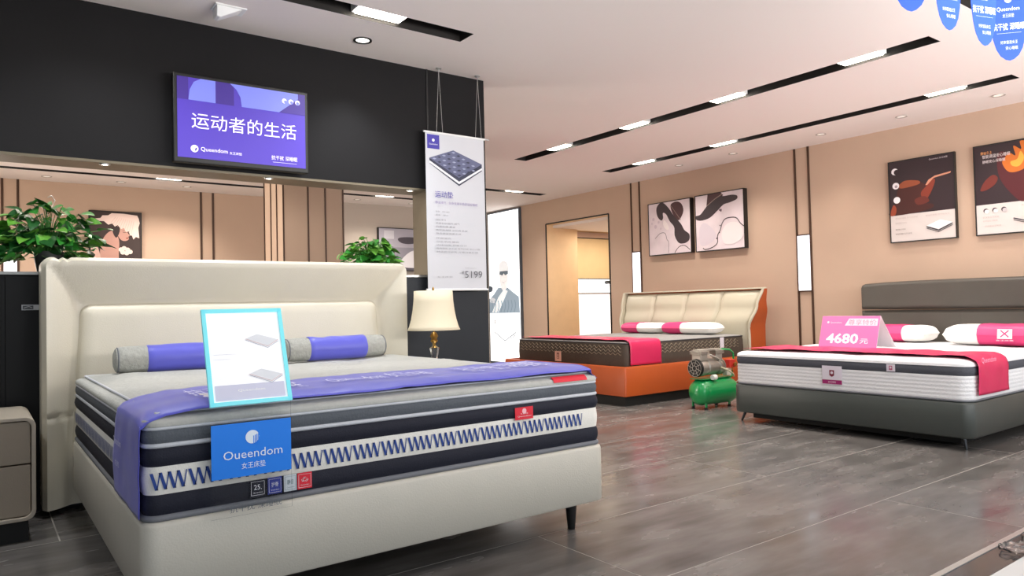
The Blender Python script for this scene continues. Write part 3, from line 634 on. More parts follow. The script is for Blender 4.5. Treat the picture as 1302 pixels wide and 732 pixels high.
# ================================================================= LEFT BED
def lb_y(x, z):      # front surface of the outer headboard frame, distance from wall side
    x0, x1, z1 = .27, 2.43, 1.372
    return 0
bed = thing('upholstered_bed', 'cream leather bed with tall padded headboard against the charcoal wall', 'bed', (1.38, 3.6, 0))
def hb_frame():
    x0, x1, z0, z1 = .272, 2.432, .04, 1.372; mb = MB(); nx, nz = 110, 72
    def inner(z):   # inner cushion edges as functions of height
        t = (z-.4)/.72; return .405+.04*max(0, t), 2.285-.06*max(0, t)
    def fn(u, v):
        x = x0+(x1-x0)*u; z = z0+(z1-z0)*v; xi0, xi1 = inner(z)
        zt = 1.128
        dl = (x-x0); dr = (x1-x); dt = (z1-z)
        # distance to the outer edge normalised to band width
        a = min(dl/(xi0-x0), dr/(x1-xi1), dt/(z1-zt))
        e = min(dl, dr, dt)
        d = 0.0
        if a < 1: d = .105*(1-a)+.012*math.sin(PI*min(1, max(a, 0)))
        rnd_e = .03
        if e < rnd_e: d -= .06*(1-math.sqrt(max(0, 1-((rnd_e-e)/rnd_e)**2)))
        # mitre crease
        al, at_, ar = dl/(xi0-x0), dt/(z1-zt), dr/(x1-xi1)
        if a < 1:
            c = min(abs(al-at_), abs(ar-at_))
            if c < .09: d -= .008*(1-c/.09)
            if abs(z-.52) < .012 and min(al, ar) < 1: d -= .010
            if abs(x-.335-.0) < .012 and z > 1.3: d -= .02*(z-1.3)/.07*(1-abs(x-.335)/.012)
            if abs(x-.40) < .012 and z > 1.3: d -= .02*(z-1.3)/.07*(1-abs(x-.40)/.012)
        zz = z
        if dt < .03:
            for xc in (.352, .392):
                if abs(x-xc) < .014: zz -= .014*(1-abs(x-xc)/.014)
        # rounded top corners
        r = .05
        for cx, s in ((x0+r, -1), (x1-r, 1)):
            if (x-cx)*s > 0 and z > z1-r:
                vx, vz = x-cx, z-(z1-r); l = math.hypot(vx, vz); m_ = max(abs(vx), abs(vz))
                if l > 1e-6: x = cx+vx*m_/l; zz = (z1-r)+vz*m_/l
        return (x, 4.60-d, zz)
    mb.grid(fn, nx, nz, M['cream'])
    # sides, top and back
    n = nx+1; per = [i for i in range(n)] + [j*n+nx for j in range(1, nz+1)] + [nz*n+i for i in range(nx-1, -1, -1)] + [j*n for j in range(nz-1, 0, -1)]
    vs = [mb.v[i] for i in per]; bk = [(v[0], 4.725, v[2]) for v in vs]; N = len(vs)
    mb.add(vs+bk, [(i, N+i, N+(i+1) % N, (i+1) % N) for i in range(N)]+[tuple(range(N, 2*N))], M['cream'], True)
    return mb.build('headboard_frame', bed)
hb_frame()
def cushion(u, v):
    z = .30+(1.122-.30)*v; t = max(0, (z-.4)/.72); xa, xb = .41+.04*t, 2.28-.06*t
    x = xa+(xb-xa)*u
    e = min(x-xa, xb-x, 1.122-z); r = .07; d = .055*math.sqrt(max(0, 1-((r-min(e, r))/r)**2))
    rr = .06
    zz = z; xx = x
    for cx, s in ((xa+rr, -1), (xb-rr, 1)):
        if (x-cx)*s > 0 and z > 1.122-rr:
            vx, vz = x-cx, z-(1.122-rr); l = math.hypot(vx, vz); m_ = max(abs(vx), abs(vz))
            if l > 1e-6: xx = cx+vx*m_/l; zz = (1.122-rr)+vz*m_/l
    return (xx, 4.605-d-.004*noise.noise(Vector((x*3, z*3, 0))), zz)
MB().grid(cushion, 80, 50, M['cream']).build('headboard_cushion', bed)
sm = MB(); pts = [Vector(cushion(u/40, 1))+Vector((0, -.002, .002)) for u in range(41)]
for side in (0, 1): sm.tube([Vector(cushion(side, v/30))+Vector((0, -.003, 0)) for v in range(31)], .003, M['cream'], 6)
sm.tube(pts, .003, M['cream'], 6); sm.build('headboard_piping', bed)
BX0, BX1, BY0, BY1 = .405, 2.365, 2.495, 4.52
MB().loft(BX0, BX1, BY0, BY1, .055, [(.006, .145), (0, .152), (0, .385), (.004, .395), (.012, .40), (.5, .40)], M['creamb'], 6).build('bed_base', bed)
for x, y in ((2.25, 2.62), (.52, 2.62), (2.25, 4.4), (.52, 4.4)):
    MB().lathe([(.017, 0), (.018, .004), (.03, .145), (.03, .15)], M['blackm'], 20, Matrix.Translation((x, y, 0)) @ Matrix.Shear('XY', 4, (0, 0))).build('leg', bed)

# mattress of the left bed
mt = thing('mattress', 'thick pillow-top mattress with navy bands and a blue zigzag print, on the cream bed', 'mattress', (1.38, 3.5, .4))
MX0, MX1, MY0, MY1 = .42, 2.352, 2.515, 4.50; MR = .045
def bulge(z0, z1, d=.006, n=4): return [(0+d*0-d*math.sin(PI*k/n), z0+(z1-z0)*k/n) for k in range(n+1)]
def ring(name, z0, z1, m, d=.006, cap=False):
    return MB().loft(MX0, MX1, MY0, MY1, MR, [(.05, z0+.001)]+bulge(z0, z1, d)+[(.05, z1-.001)], m, 8, cap=cap).build(name, mt)
def piping(z, r, m):
    return MB().loft(MX0, MX1, MY0, MY1, MR, [(.004-r*1.1*math.cos(t)-.002, z+r*math.sin(t)) for t in [(-PI/2+PI*k/6) for k in range(7)]], m, 8, cap=False).build('piping', mt)
piping(.410, .011, M['pipeg'])
ring('lower_navy_band', .42, .484, M['navy'], .008, True)
wb = ring('printed_band', .484, .572, M['wband'], .005)
ring('upper_navy_band', .572, .630, M['navy'], .010)
piping(.637, .008, M['pipe'])
ring('grey_band', .644, .686, M['gband'], .006)
piping(.691, .006, M['pipe'])
def qd(v):
    n = noise.noise(Vector((v.x*6, v.y*6, .3)))*.012+noise.noise(Vector((v.x*2, v.y*2, 2)))*.01
    e = min(v.x-MX0, MX1-v.x, v.y-MY0, MY1-v.y); k = min(1, max(0, e/.12)); return Vector((v.x, v.y, v.z+n*k))
MB().loft(MX0, MX1, MY0, MY1, MR, [(.02, .690), (-.004, .697), (-.006, .706), (-.002, .716), (.012, .723), (.03, .727), (.05, .735), (.08, .742), (.13, .748)]+[(.13+.05*k, .75+.002*math.sin(k)) for k in range(1, 16)]+[(.93, .75)], M['quilt'], 8, disp=qd).build('quilt_top', mt)
# quilt border lines on the top layer
MB().loft(MX0, MX1, MY0, MY1, MR, [(.040-.006*math.cos(t), .733+.006*math.sin(t)) for t in [PI*k/5 for k in range(6)]], M['pipe'], 8, cap=False).build('piping', mt)
# zigzag print along the white band
zg = MB(); zc, hh = .528, .027
def zig(P, n0):
    # P(s,z) maps along-face coordinate and height to a point
    s = 0.012
    def stroke(a, za, b, zb, w):
        zg.add([P(a-w/2, za), P(a+w/2, za), P(b+w/2, zb), P(b-w/2, zb)], [(0, 1, 2, 3)], M['wink'])
    k = 0
    while s+.125 < n0:
        for q in range(4):
            a = s+q*.0262
            stroke(a, zc+hh, a+.0155, zc-hh, .0098); stroke(a+.0165, zc-hh, a+.0252, zc+hh, .0034)
            stroke(a-.006, zc+hh, a+.006, zc+hh-.0025, .004) if False else None
        s += .1130; k += 1
zig(lambda s, z: (MX0+MR+s-.042, MY0-.0062-.0012, z), MX1-MX0-MR+.042)
zg.build('zigzag_print', mt); zg = MB()
zig(lambda s, z: (MX0-.0085, MY1-MR-s, z), MY1-MY0-2*MR)
zg.build('zigzag_print', mt)
def lbl(name, x0, x1, z0, z1, m, parent=mt, y=MY0-.011):
    return bx(name, (x0, x1, y-.001, y, z0, z1), m, parent)
lbl('red_label', 1.848, 1.945, .565, .618, M['red'], y=MY0-.0125)
p = prY(1.848, MY0-.0137, .565, .097, .053); p.disc(.5, .68, .12, ink('#f3b9bf')); p.text('Queendom', .12, .2, ink('#f6d4d8'), width=.76, height=.13); p.text('女王床垫', .3, .42, ink('#f6d4d8'), width=.4, height=.12); p.build('lettering', mt)
# corner red tag on the quilt
MB().grid(lambda u, v: (2.07+.20*u, MY0-.0095+.007*v+.016*v*v, .706+.03*v-.006*v*v), 4, 6, M['red']).build('red_label', mt)
for x0, w, m, tx in ((.735, .052, M['navy'], '25.'), (.795, .048, mat('label_blue', '#2c3a9a', .6), '护脊'), (.850, .045, mat('label_pale', '#cfd6dc', .6), '静音'), (.898, .052, M['red'], '♻')):
    lbl('side_label', x0, x0+w, .430, .486, m, y=MY0-.0105)
    p = prY(x0, MY0-.0117, .430, w, .056); wi = ink('#e9eaf0') if m != M['mat_x' if False else 'red'] or True else None
    c = ink('#5b7a80') if tx == '静音' else ink('#e9eaf0')
    p.line([(.08, .1), (.92, .1), (.92, .9), (.08, .9), (.08, .1)], .0012, c); p.text(tx, .25, .42, c, width=.5, height=.3); p.text('Queendom', .2, .2, c, width=.6, height=.09); p.build('lettering', mt)

# ---------------------------------------------------------------- cloth strips laid over edges
def cloth(name, path, wdir, width, m, lab, cat, group=None, amp=.004, nw=18, seed=0, taper=None, ns=90, lift=.0, post=None):
    P = [Vector(p) for p in path]; segs = [(P[i+1]-P[i]).length for i in range(len(P)-1)]; T = sum(segs)
    wd = Vector(wdir).normalized()
    def ev(s):
        d = s*T
        for i, l in enumerate(segs):
            if d <= l or i == len(segs)-1: return P[i].lerp(P[i+1], min(1, d/l)), (P[i+1]-P[i]).normalized()
            d -= l
    def fn(u, v):
        c, t = ev(u); nrm = t.cross(wd).normalized()
        w = width*(1 if not taper else taper(u))
        q = c + wd*((v-.5)*w)
        k = noise.noise(Vector((u*T*5+seed, v*width*6, seed)))+.5*noise.noise(Vector((u*T*14+seed, v*width*10, seed+3)))
        q = q + nrm*(amp*(k+.6) + .0015)
        return post(q) if post else q
    o = MB().grid(fn, ns, nw, m).build(name, solid=.0015); tag(o, lab, cat, group); return o, fn
def letter_strip(body, fn, u0, u1, v0, v1, m, parent, name='lettering', lift=.0022):
    vs, fs, tw, th = text_mesh(body)
    mb = MB(); out = []
    for x, y in vs:
        a = Vector(fn(u0+(u1-u0)*x/tw, v0+(v1-v0)*y/th)); out.append(a + Vector((0, 0, lift)))
    mb.add(out, fs, m); return mb.build(name, parent)
zt = .745
pathL = [(MX0-.022, 2.77, .415), (MX0-.024, 2.77, .55), (MX0-.018, 2.77, .68), (MX0-.012, 2.77, .715), (MX0+.01, 2.77, .737), (MX0+.06, 2.77, .752), (MX0+.16, 2.77, .768)]+[(MX0+.16+(MX1-MX0-.2)*k/8, 2.77, .771+.002*math.sin(k*2)) for k in range(1, 9)]+[(MX1-.04, 2.77, .755), (MX1-.004, 2.77, .731)]
def edge_drop(q):
    if q.z < .70: return q
    k = max(0, min(1, (q.y-2.50)/.13)); return Vector((q.x, q.y, q.z-.027*(1-k)**2))
run1, f1 = cloth('bed_runner', pathL, (0, -1, 0), .50, M['purple'], 'purple satin bed runner draped over the foot of the navy banded mattress', 'runner', amp=.005, nw=26, ns=160, seed=5, post=edge_drop)
li = ink('#e3e4ff'); 
letter_strip('抗干扰 深睡眠', f1, .22, .40, .75, .30, li, run1, lift=.008); letter_strip('Queendom 女王床垫', f1, .45, .66, .68, .34, li, run1, lift=.008); letter_strip('抗干扰 深睡眠', f1, .72, .92, .75, .30, li, run1, lift=.008)
def sideletters(body, y0, z0, w, h):
    p = Pr((MX0-.0315, y0, z0), -Y_, Z_, w, h); p.text(body, 0, 0, li, width=1); p.mb.build('lettering', run1)
sideletters('Queendom', 2.93, .60, .16, .05); sideletters('女王床垫', 2.90, .53, .09, .04)

# bolsters
def bolster(x0, x1, y, z, r, s0, s1, lab, rot=0):
    t = thing('bolster_pillow', lab, 'pillow', ((x0+x1)/2, y, z-r), 'grey bolsters with purple sleeves')
    L = x1-x0; n = 40; prof = [(.01, 0), (r*.55, .002), (r*.85, .01), (r*.97, .03)]+[(r*(1+.015*math.sin(k*1.3)), .05+(L-.1)*k/14) for k in range(15)]+[(r*.97, L-.03), (r*.85, L-.01), (r*.55, L-.002), (.01, L)]
    T = Matrix.Translation((x0, y, z)) @ Matrix.Rotation(rot, 4, 'Z') @ Matrix.Rotation(PI/2, 4, 'Y')
    b = MB().lathe(prof, M['greyq'], n, T); b.build('knit_body', t)
    e = MB(); 
    for q in (.018, L-.018): e.lathe([(r*.90, q-.003), (r*.955, q), (r*.93, q+.004)], M['pipeg'], n, T, cap=False)
    e.build('end_seam', t)
    vs = MB(); sp = [(r*1.0, s0-x0), (r*1.045, s0-x0+.004)]+[(r*(1.05), s0-x0+(s1-s0)*k/12) for k in range(1, 12)]+[(r*1.045, s1-x0-.004), (r*1.0, s1-x0)]
    vs.lathe(sp, M['purple'], n, T, cap=False)
    vs.v = [tuple(Vector(v)+Vector((0, 0, 1))*(.006*noise.noise(Vector((v[0]*14, v[1]*20, v[2]*20))) if v[2] > z-.02 else 0)) for v in vs.v]
    vs.build('sleeve', t)
bolster(.56, 1.22, 4.22, .822, .069, .715, 1.13, 'grey bolster with purple sleeve, left on the cream bed, partly behind the sign')
bolster(1.44, 2.10, 4.22, .825, .069, 1.585, 1.955, 'grey bolster with purple sleeve, right on the cream bed', .04)

# ---------------------------------------------------------------- acrylic sign on the foot of the bed
sg_t = thing('acrylic_sign', 'clear acrylic sign stand with white sheet above a blue logo card', 'sign', (.73, 2.44, .4))
yS = 2.452
bx('acrylic_sheet', (.603, .868, yS+.022, yS+.025, .385, .752), M['acr'], sg_t)
bx('blue_card', (.605, .866, yS+.0185, yS+.0205, .512, .688), M['blue'], sg_t)
p = prY(.605, yS+.0183, .512, .261, .176); wi = ink('#eaf4ff')
p.disc(.5, .72, .085, wi)
for k in range(4): p.rect(.515+.02*k-.004, .58, .521+.02*k, .74+.012*k, M['blue'])
p.text('Oueendom', .14, .34, wi, width=.74, height=.16); p.text('女王床垫', .36, .14, wi, width=.30, height=.12)
p.build('lettering', sg_t)
p = prY(.603, yS+.0215, .385, .265, .367); p.text('抗干扰 深睡眠', .22, .035, ink('#6a7078'), width=.64, height=.06)
p.build('lettering', sg_t)
# tilted upper holder
TM = Matrix.Translation((.735, yS+.012, .752)) @ Matrix.Rotation(-math.radians(19), 4, 'X')
hw, hhh = .130, .325
up = MB()
up.add([TM @ Vector(v) for v in [(-hw, -.001, 0), (hw, -.001, 0), (hw, -.001, hhh), (-hw, -.001, hhh), (-hw, .002, 0), (hw, .002, 0), (hw, .002, hhh), (-hw, .002, hhh)]], [(0, 1, 2, 3), (5, 4, 7, 6), (0, 4, 5, 1), (1, 5, 6, 2), (2, 6, 7, 3), (3, 7, 4, 0)], mat('sheet_added_glow', '#fbfbfd', .5, emit=.15)); up.build('white_sheet', sg_t)  # the sheet is no lamp; faint emission is added to brighten its white
fr = MB(); b = .013
for (a0, a1, c0, c1) in ((-hw-.004, -hw+b-.004, -.004, hhh+.004), (hw-b+.004, hw+.004, -.004, hhh+.004), (-hw, hw, hhh-b+.004, hhh+.004), (-hw, hw, -.004, b-.004)):
    fr.add([TM @ Vector(v) for v in [(a0, -.006, c0), (a1, -.006, c0), (a1, -.006, c1), (a0, -.006, c1), (a0, .006, c0), (a1, .006, c0), (a1, .006, c1), (a0, .006, c1)]], [(0, 1, 2, 3), (5, 4, 7, 6), (0, 4, 5, 1), (1, 5, 6, 2), (2, 6, 7, 3), (3, 7, 4, 0)], M['cyan'])
fr.build('cyan_frame', sg_t)
u_ = TM.to_3x3() @ X_; v_ = TM.to_3x3() @ Z_
p = Pr(TM @ Vector((-hw, -.0012, 0)), u_, v_, 2*hw, hhh)
p.rect(.06, .04, .94, .2, ink('#dcdcf0')); p.text('Queendom', .34, .12, ink('#ffffff'), width=.34, height=.03)
for cy in (.68, .30): 
    p.poly([(.5, cy), (.78, cy-.09), (.93, cy-.02), (.66, cy+.05)], ink('#eceef2')); p.line([(.5, cy-.012), (.78, cy-.105), (.93, cy-.035)], .0022, ink('#b9bcc6')); p.line([(.5, cy+.0), (.78, cy-.09), (.93, cy-.02)], .0012, ink('#d9a8a8'))
p.line([(.08, .52), (.36, .52)], .0015, ink('#e6e6ec')); p.line([(.08, .47), (.3, .47)], .0015, ink('#ececf0'))
p.build('lettering', sg_t)
bx('back_tongue', (.61, .86, yS+.02, yS+.20, .7745, .7775), M['acr'], sg_t)

# ---------------------------------------------------------------- nightstands
def nightstand(x0, x1, y0, y1, lab):
    t = thing('nightstand', lab, 'nightstand', ((x0+x1)/2, (y0+y1)/2, 0))
    b = MB(); z0, z1, th = .10, .585, .018
    # rounded frame in the XZ plane, extruded along Y
    def rr(ins, n=6):
        r = .045-ins*.6; out = []
        for cx, cz, a in ((x1-ins-r, z0+ins+r, -PI/2), (x1-ins-r, z1-ins-r, 0), (x0+ins+r, z1-ins-r, PI/2), (x0+ins+r, z0+ins+r, PI)):
            out += [(cx+r*math.cos(a+PI/2*k/n), cz+r*math.sin(a+PI/2*k/n)) for k in range(n+1)]
        return out
    A, B_ = rr(0), rr(th); N = len(A)
    vs = [(x, y0, z) for x, z in A]+[(x, y0, z) for x, z in B_]+[(x, y1, z) for x, z in A]+[(x, y1, z) for x, z in B_]
    fs = []
    for i in range(N):
        j = (i+1) % N
        fs += [(i, j, N+j, N+i), (2*N+i, 3*N+i, 3*N+j, 2*N+j), (i, 2*N+i, 2*N+j, j), (N+i, N+j, 3*N+j, 3*N+i)]
    b.add(vs, fs, M['nstand'], False); b.build('case', t, .004)
    bx('back', (x0+th, x1-th, y1-.02, y1-.002, z0+th, z1-th), M['nstand'], t)
    zm = (z0+z1)/2+.02
    for a, c in ((zm+.003, z1-th-.004), (z0+th+.004, zm-.003)): bx('drawer', (x0+th+.003, x1-th-.003, y0+.012, y1-.03, a, c), M['nstandf'], t, .004)
    bx('plinth', (x0+.03, x1-.03, y0+.03, y1-.03, 0, z0+.001), M['rubber'], t)
    return t
nightstand(-.34, .222, 4.12, 4.66, 'taupe two-drawer nightstand left of the cream bed')
nightstand(2.46, 2.86, 4.08, 4.52, 'taupe nightstand under the table lamp, hidden behind the cream bed')
# small label strip on the black wall
t = thing('wall_label', 'small grey label strip on the black wall beside the headboard', 'label', (.24, 4.73, 1.1))
bx('plate', (.193, .30, YD-.012, YD-.0065, 1.093, 1.122), mat('label_grey', '#9a9ca0', .5), t)
p = prY(.193, YD-.0121, 1.093, .107, .029); p.rect(.04, .15, .5, .85, ink('#33363a')); p.line([(.1, .4), (.3, .7), (.45, .4)], .003, ink('#8a8d90')); p.build('printed_mark', t)

# ---------------------------------------------------------------- table lamp
lp = thing('table_lamp', 'table lamp with ivory bell shade on a clear crystal base, right of the cream bed', 'lamp', (2.505, 4.3, .585))
T = Matrix.Translation((2.505, 4.3, 0))
MB().lathe([(.178, .905), (.166, .93), (.152, .98), (.141, 1.04), (.134, 1.10), (.13, 1.172)], M['shade'], 48, T, cap=False).build('lamp_shade', lp, solid=.003)
MB().lathe([(.012, .89), (.022, .878), (.028, .862), (.018, .845), (.026, .83), (.012, .815), (.010, .80)], M['brass'], 24, T).build('brass_neck', lp)
MB().lathe([(.012, .80), (.038, .785), (.03, .74), (.018, .69), (.03, .64), (.05, .615), (.052, .605)], M['glass'], 12, T, smooth=False).build('crystal_body', lp)
MB().lathe([(.07, .586), (.07, .597), (.05, .605)], M['brass'], 32, T).build('base', lp)
MB().tube([(2.505, 4.3, .885), (2.505, 4.3, 1.17)], .005, M['brass']).build('rod', lp)
MB().lathe([(.001, 0), (.006, .004), (.009, .014), (.004, .026), (.001, .03)], M['brass'], 12, T @ Matrix.Translation((0, 0, 1.17))).build('finial', lp)
sp_ = MB()
for a in range(3): sp_.tube([(2.505, 4.3, 1.168), (2.505+.129*math.cos(a*2.094), 4.3+.129*math.sin(a*2.094), 1.168)], .002, M['brass'], 5)
sp_.build('spider', lp)

# ---------------------------------------------------------------- plants
def leaf_mesh(m):
    pts = []; n = 7
    prof = [(0, 0), (.12, .34), (.3, .44), (.5, .38), (.7, .27), (.87, .13), (1, 0)]
    vs = []; 
    for i, (t, w) in enumerate(prof):
        z = -.25*t*t
        for s in (-1, -.5, 0, .5, 1): vs.append((t-(.07 if abs(s) == 1 and t < .2 else 0), s*w, z+.22*abs(s)*w))
    fs = [(i*5+k, i*5+k+1, (i+1)*5+k+1, (i+1)*5+k) for i in range(len(prof)-1) for k in range(4)]
    o = MB().add(vs, fs, m, True); return o
def plant(c, rx, ry, rz, nleaf, size, lab, pot, mats, zmin, fronds=()):
    t = thing('potted_plant', lab, 'plant', c)
    R = random.Random(int(c[0]*100))
    if pot:
        T = Matrix.Translation(c)
        MB().lathe([(pot[0]*.78, 0), (pot[0]*.95, pot[1]*.6), (pot[0], pot[1]*.96), (pot[0]*1.03, pot[1]), (pot[0]*.93, pot[1]), (pot[0]*.9, pot[1]-.015)], M['potd'], 28, T, cap=False).build('pot', t)
        MB().lathe([(.001, pot[1]-.016), (pot[0]*.9, pot[1]-.016)], M['soil'], 24, T, cap=False).build('soil', t)
        MB().lathe([(.001, .001), (pot[0]*.78, .001)], M['potd'], 24, T, cap=False).build('pot_base', t)
    root = Vector(c)+Vector((0, 0, pot[1]-.02 if pot else 0)); stems = MB(); src = {}
    for i in range(nleaf+len(fronds)):
        if i < nleaf:
            while 1:
                d = Vector((R.uniform(-1, 1), R.uniform(-1, 1), R.uniform(-.25, 1)))
                if .35 < d.length < 1: break
            q = root+Vector((d.x*rx, d.y*ry, .04+d.z*rz)); sz = size*R.uniform(.6, 1.15)
        else:
            q = Vector(fronds[i-nleaf][:3]); sz = fronds[i-nleaf][3]; d = (q-root).normalized()
        if q.z < zmin: q.z = zmin+R.uniform(0, .05)
        mid = root.lerp(q, .5)+Vector((0, 0, .05))
        stems.tube([root, mid, q], [.003, .0025, .0018], M['stem'], 5)
        dirv = Vector((d.x+R.uniform(-.5, .5), d.y+R.uniform(-.6, .6)-.25, R.uniform(-.5, .25))).normalized()
        m = R.choice(mats)
        rot = dirv.to_track_quat('X', 'Z').to_matrix().to_4x4() @ Matrix.Rotation(R.uniform(-.8, .8), 4, 'X')
        mw = Matrix.Translation(q-Vector(c)) @ rot @ Matrix.Diagonal((sz, sz*R.uniform(.8, 1.05), sz, 1))
        if m.name not in src:
            o = leaf_mesh(m).build('leaf'); o.parent = t; o.matrix_basis = mw; src[m.name] = o
        else: copy_child(src[m.name], t, mw)
    stems.build('stem', t)
    return t
plant((.33, 4.88, 1.3025), .25, .11, .27, 170, .10, 'bushy green pothos in a dark pot on the ledge, left behind the headboard', (.075, .12), [M['leaf'], M['leafd'], M['leafd'], M['leafl']], 1.36,
      [(.12, 4.80, 1.42, .10), (.14, 4.78, 1.36, .09), (.16, 4.76, 1.33, .10), (.10, 4.78, 1.50, .1), (.56, 4.8, 1.50, .09), (.58, 4.82, 1.55, .09), (.60, 4.84, 1.46, .08)])
plant((2.33, 4.88, 1.3025), .21, .10, .17, 170, .078, 'light green leafy plant on the ledge, right behind the headboard', (.075, .09), [M['leaf'], M['leafl'], M['leafl'], M['leaf']], 1.37,
      [(2.08, 4.84, 1.46, .07), (2.10, 4.82, 1.42, .07), (2.32, 4.8, 1.56, .08)])
plant_wire = MB().tube([(.33, 4.88, 1.42), (.335, 4.88, 1.62), (.345, 4.88, 1.68), (.36, 4.88, 1.72), (.345, 4.88, 1.745), (.325, 4.88, 1.735)], .0025, M['metalw'], 6).build('hook_wire')
tag(plant_wire, 'thin curved wire hook standing up out of the left plant', 'wire')

# ================================================================= RIGHT GREY BED
gb = thing('upholstered_bed', 'grey leather bed with low curved grey headboard at the right', 'bed', (6.5, 3.07, 0))
GX0, GX1, GY0, GY1 = 5.375, 7.56, 2.115, 4.03
MB().loft(GX0, GX1, GY0, GY1, .07, [(.01, .085), (0, .095), (0, .315), (.006, .325), (.02, .33), (.5, .33)], M['greyb'], 8).build('bed_base', gb)
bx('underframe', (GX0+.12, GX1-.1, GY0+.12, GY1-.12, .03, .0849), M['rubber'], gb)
for x, y, sx_, sy in ((GX0+.08, GY1-.07, -1, 1), (GX0+.09, GY0+.09, -1, -1), (GX1-.1, GY1-.1, 1, 1), (GX1-.1, GY0+.1, 1, -1)):
    l = MB(); l.tube([(x, y, .086), (x+.0*sx_, y+.045*sy*(.9 if sy > 0 else .3), .002)], [.014, .009], mat('dark_chrome', '#55585c', .25, metal=.9), 10)
    l.box(x-.03, x+.03, y-.03, y+.03, .078, .0855, M['blackm']); l.build('leg', gb)
def ghb(u, v, low=False):
    y = 4.045-(4.045-2.08)*u; c = abs(u-.5)*2
    ztop = 1.225-.02*c**3-.0*c
    if low: z0, z1 = .10, .925
    else: z0, z1 = .935, ztop
    z = z0+(z1-z0)*v
    e = min((4.045-y), (y-2.08), (z1-z), (z-z0) if not low else 1); r = .035
    d = .05*math.sqrt(max(0, 1-((r-min(e, r))/r)**2))
    if low: d = d*.75; d -= .006*math.exp(-((u-.5)/.006)**2)-0
    zz, yy = z, y; rr = .05
    if not low:
        for cy, s in ((4.045-rr, 1), (2.08+rr, -1)):
            if (y-cy)*s > 0 and z > z1-rr:
                vy, vz = y-cy, z-(z1-rr); l = math.hypot(vy, vz); m_ = max(abs(vy), abs(vz))
                if l > 1e-6: yy = cy+vy*m_/l; zz = (z1-rr)+vz*m_/l
    return (7.66-d-.03*(1-v if low else 0), yy, zz)
def closed_hb(fn, nu, nv, xb, m, name, parent, mside=None):
    mb = MB(); mb.grid(fn, nu, nv, m); n = nu+1
    per = [i for i in range(n)] + [j*n+nu for j in range(1, nv+1)] + [nv*n+i for i in range(nu-1, -1, -1)] + [j*n for j in range(nv-1, 0, -1)]
    vs = [mb.v[i] for i in per]; N = len(vs); bk = [(xb, v[1], v[2]) for v in vs]
    mb.add(vs+bk, [(i, N+i, N+(i+1) % N, (i+1) % N) for i in range(N)]+[tuple(range(N, 2*N))], mside or m, True)
    return mb.build(name, parent)
closed_hb(lambda u, v: ghb(u, v), 90, 24, 7.74, M['greyl'], 'headboard_upper_cushion', gb)
closed_hb(lambda u, v: ghb(u, v, True), 120, 30, 7.74, M['greyl'], 'headboard_lower_cushion', gb)
gm = thing('mattress', 'white mattress with a dark grey band, on the grey bed', 'mattress', (6.45, 3.07, .33))
HX0, HX1, HY0, HY1, HR = 5.385, 7.53, 2.125, 4.02, .09
def ring2(par, dims, R_, name, z0, z1, m, d=.005, cap=False, steps=4):
    x0, x1, y0, y1 = dims
    prof = [(.05, z0+.001)]+[(-d*abs(math.sin(PI*k/steps)) if steps == 4 else -.4*d*abs(math.sin(PI*6*k/steps)), z0+(z1-z0)*k/steps) for k in range(steps+1)]+[(.05, z1-.001)]
    return MB().loft(x0, x1, y0, y1, R_, prof, m, 8, cap=cap).build(name, par)
gd = (HX0, HX1, HY0, HY1)
MB().loft(*gd, HR, [(.004-.009*math.cos(t), .339+.008*math.sin(t)) for t in [(-PI/2+PI*k/6) for k in range(7)]], M['pipeg'], 8, cap=False).build('piping', gm)
ring2(gm, gd, HR, 'ribbed_white_band', .345, .508, M['wfab'], .008, True, 24)
ring2(gm, gd, HR, 'dark_grey_band', .510, .572, M['dband'], .008)
def qd2(v):
    n = noise.noise(Vector((v.x*5, v.y*5, 7)))*.010
    e = min(v.x-HX0, HX1-v.x, v.y-HY0, HY1-v.y); return Vector((v.x, v.y, v.z+n*min(1, max(0, e/.12))))
MB().loft(*gd, HR, [(.02, .572), (-.003, .577), (-.004, .585), (.006, .598), (.03, .609), (.07, .617), (.13, .622)]+[(.13+.06*k, .624) for k in range(1, 13)]+[(.92, .625)], M['wfab'], 8, disp=qd2).build('quilt_top', gm)
MB().loft(*gd, HR, [(-.002-.004*math.cos(t), .574+.004*math.sin(t)) for t in [(-PI/2+PI*k/4) for k in range(5)]], M['wfab'], 8, cap=False).build('piping', gm)
lt = bx('care_label', (HX0-.0125, HX0-.0105, 3.016, 3.178, .385, .532), mat('label_lilac', '#dcd4de', .6), gm)
p = prX(HX0-.0127, 3.178, .385, .162, .147); mg = ink('#9c1f66'); p.rect(0, .04, 1, .26, mg); p.text('女王床垫', .3, .1, ink('#f2d9e8'), width=.4, height=.1)
p.poly([(.38, .78), (.38, .5), (.5, .42), (.62, .5), (.62, .78)], ink('#7c2038'), False); p.disc(.5, .64, .07, ink('#dcd4de')); p.build('label_print', gm)
bx('care_label', (HX0-.0125, HX0-.0105, 2.61, 2.672, .515, .568), mat('label_lilac', '#dcd4de', .6), gm)
p = prX(HX0-.0127, 2.672, .515, .062, .053); p.rect(.3, .2, .7, .8, ink('#b25a78')); p.disc(.5, .55, .12, ink('#dcd4de')); p.build('label_print', gm)
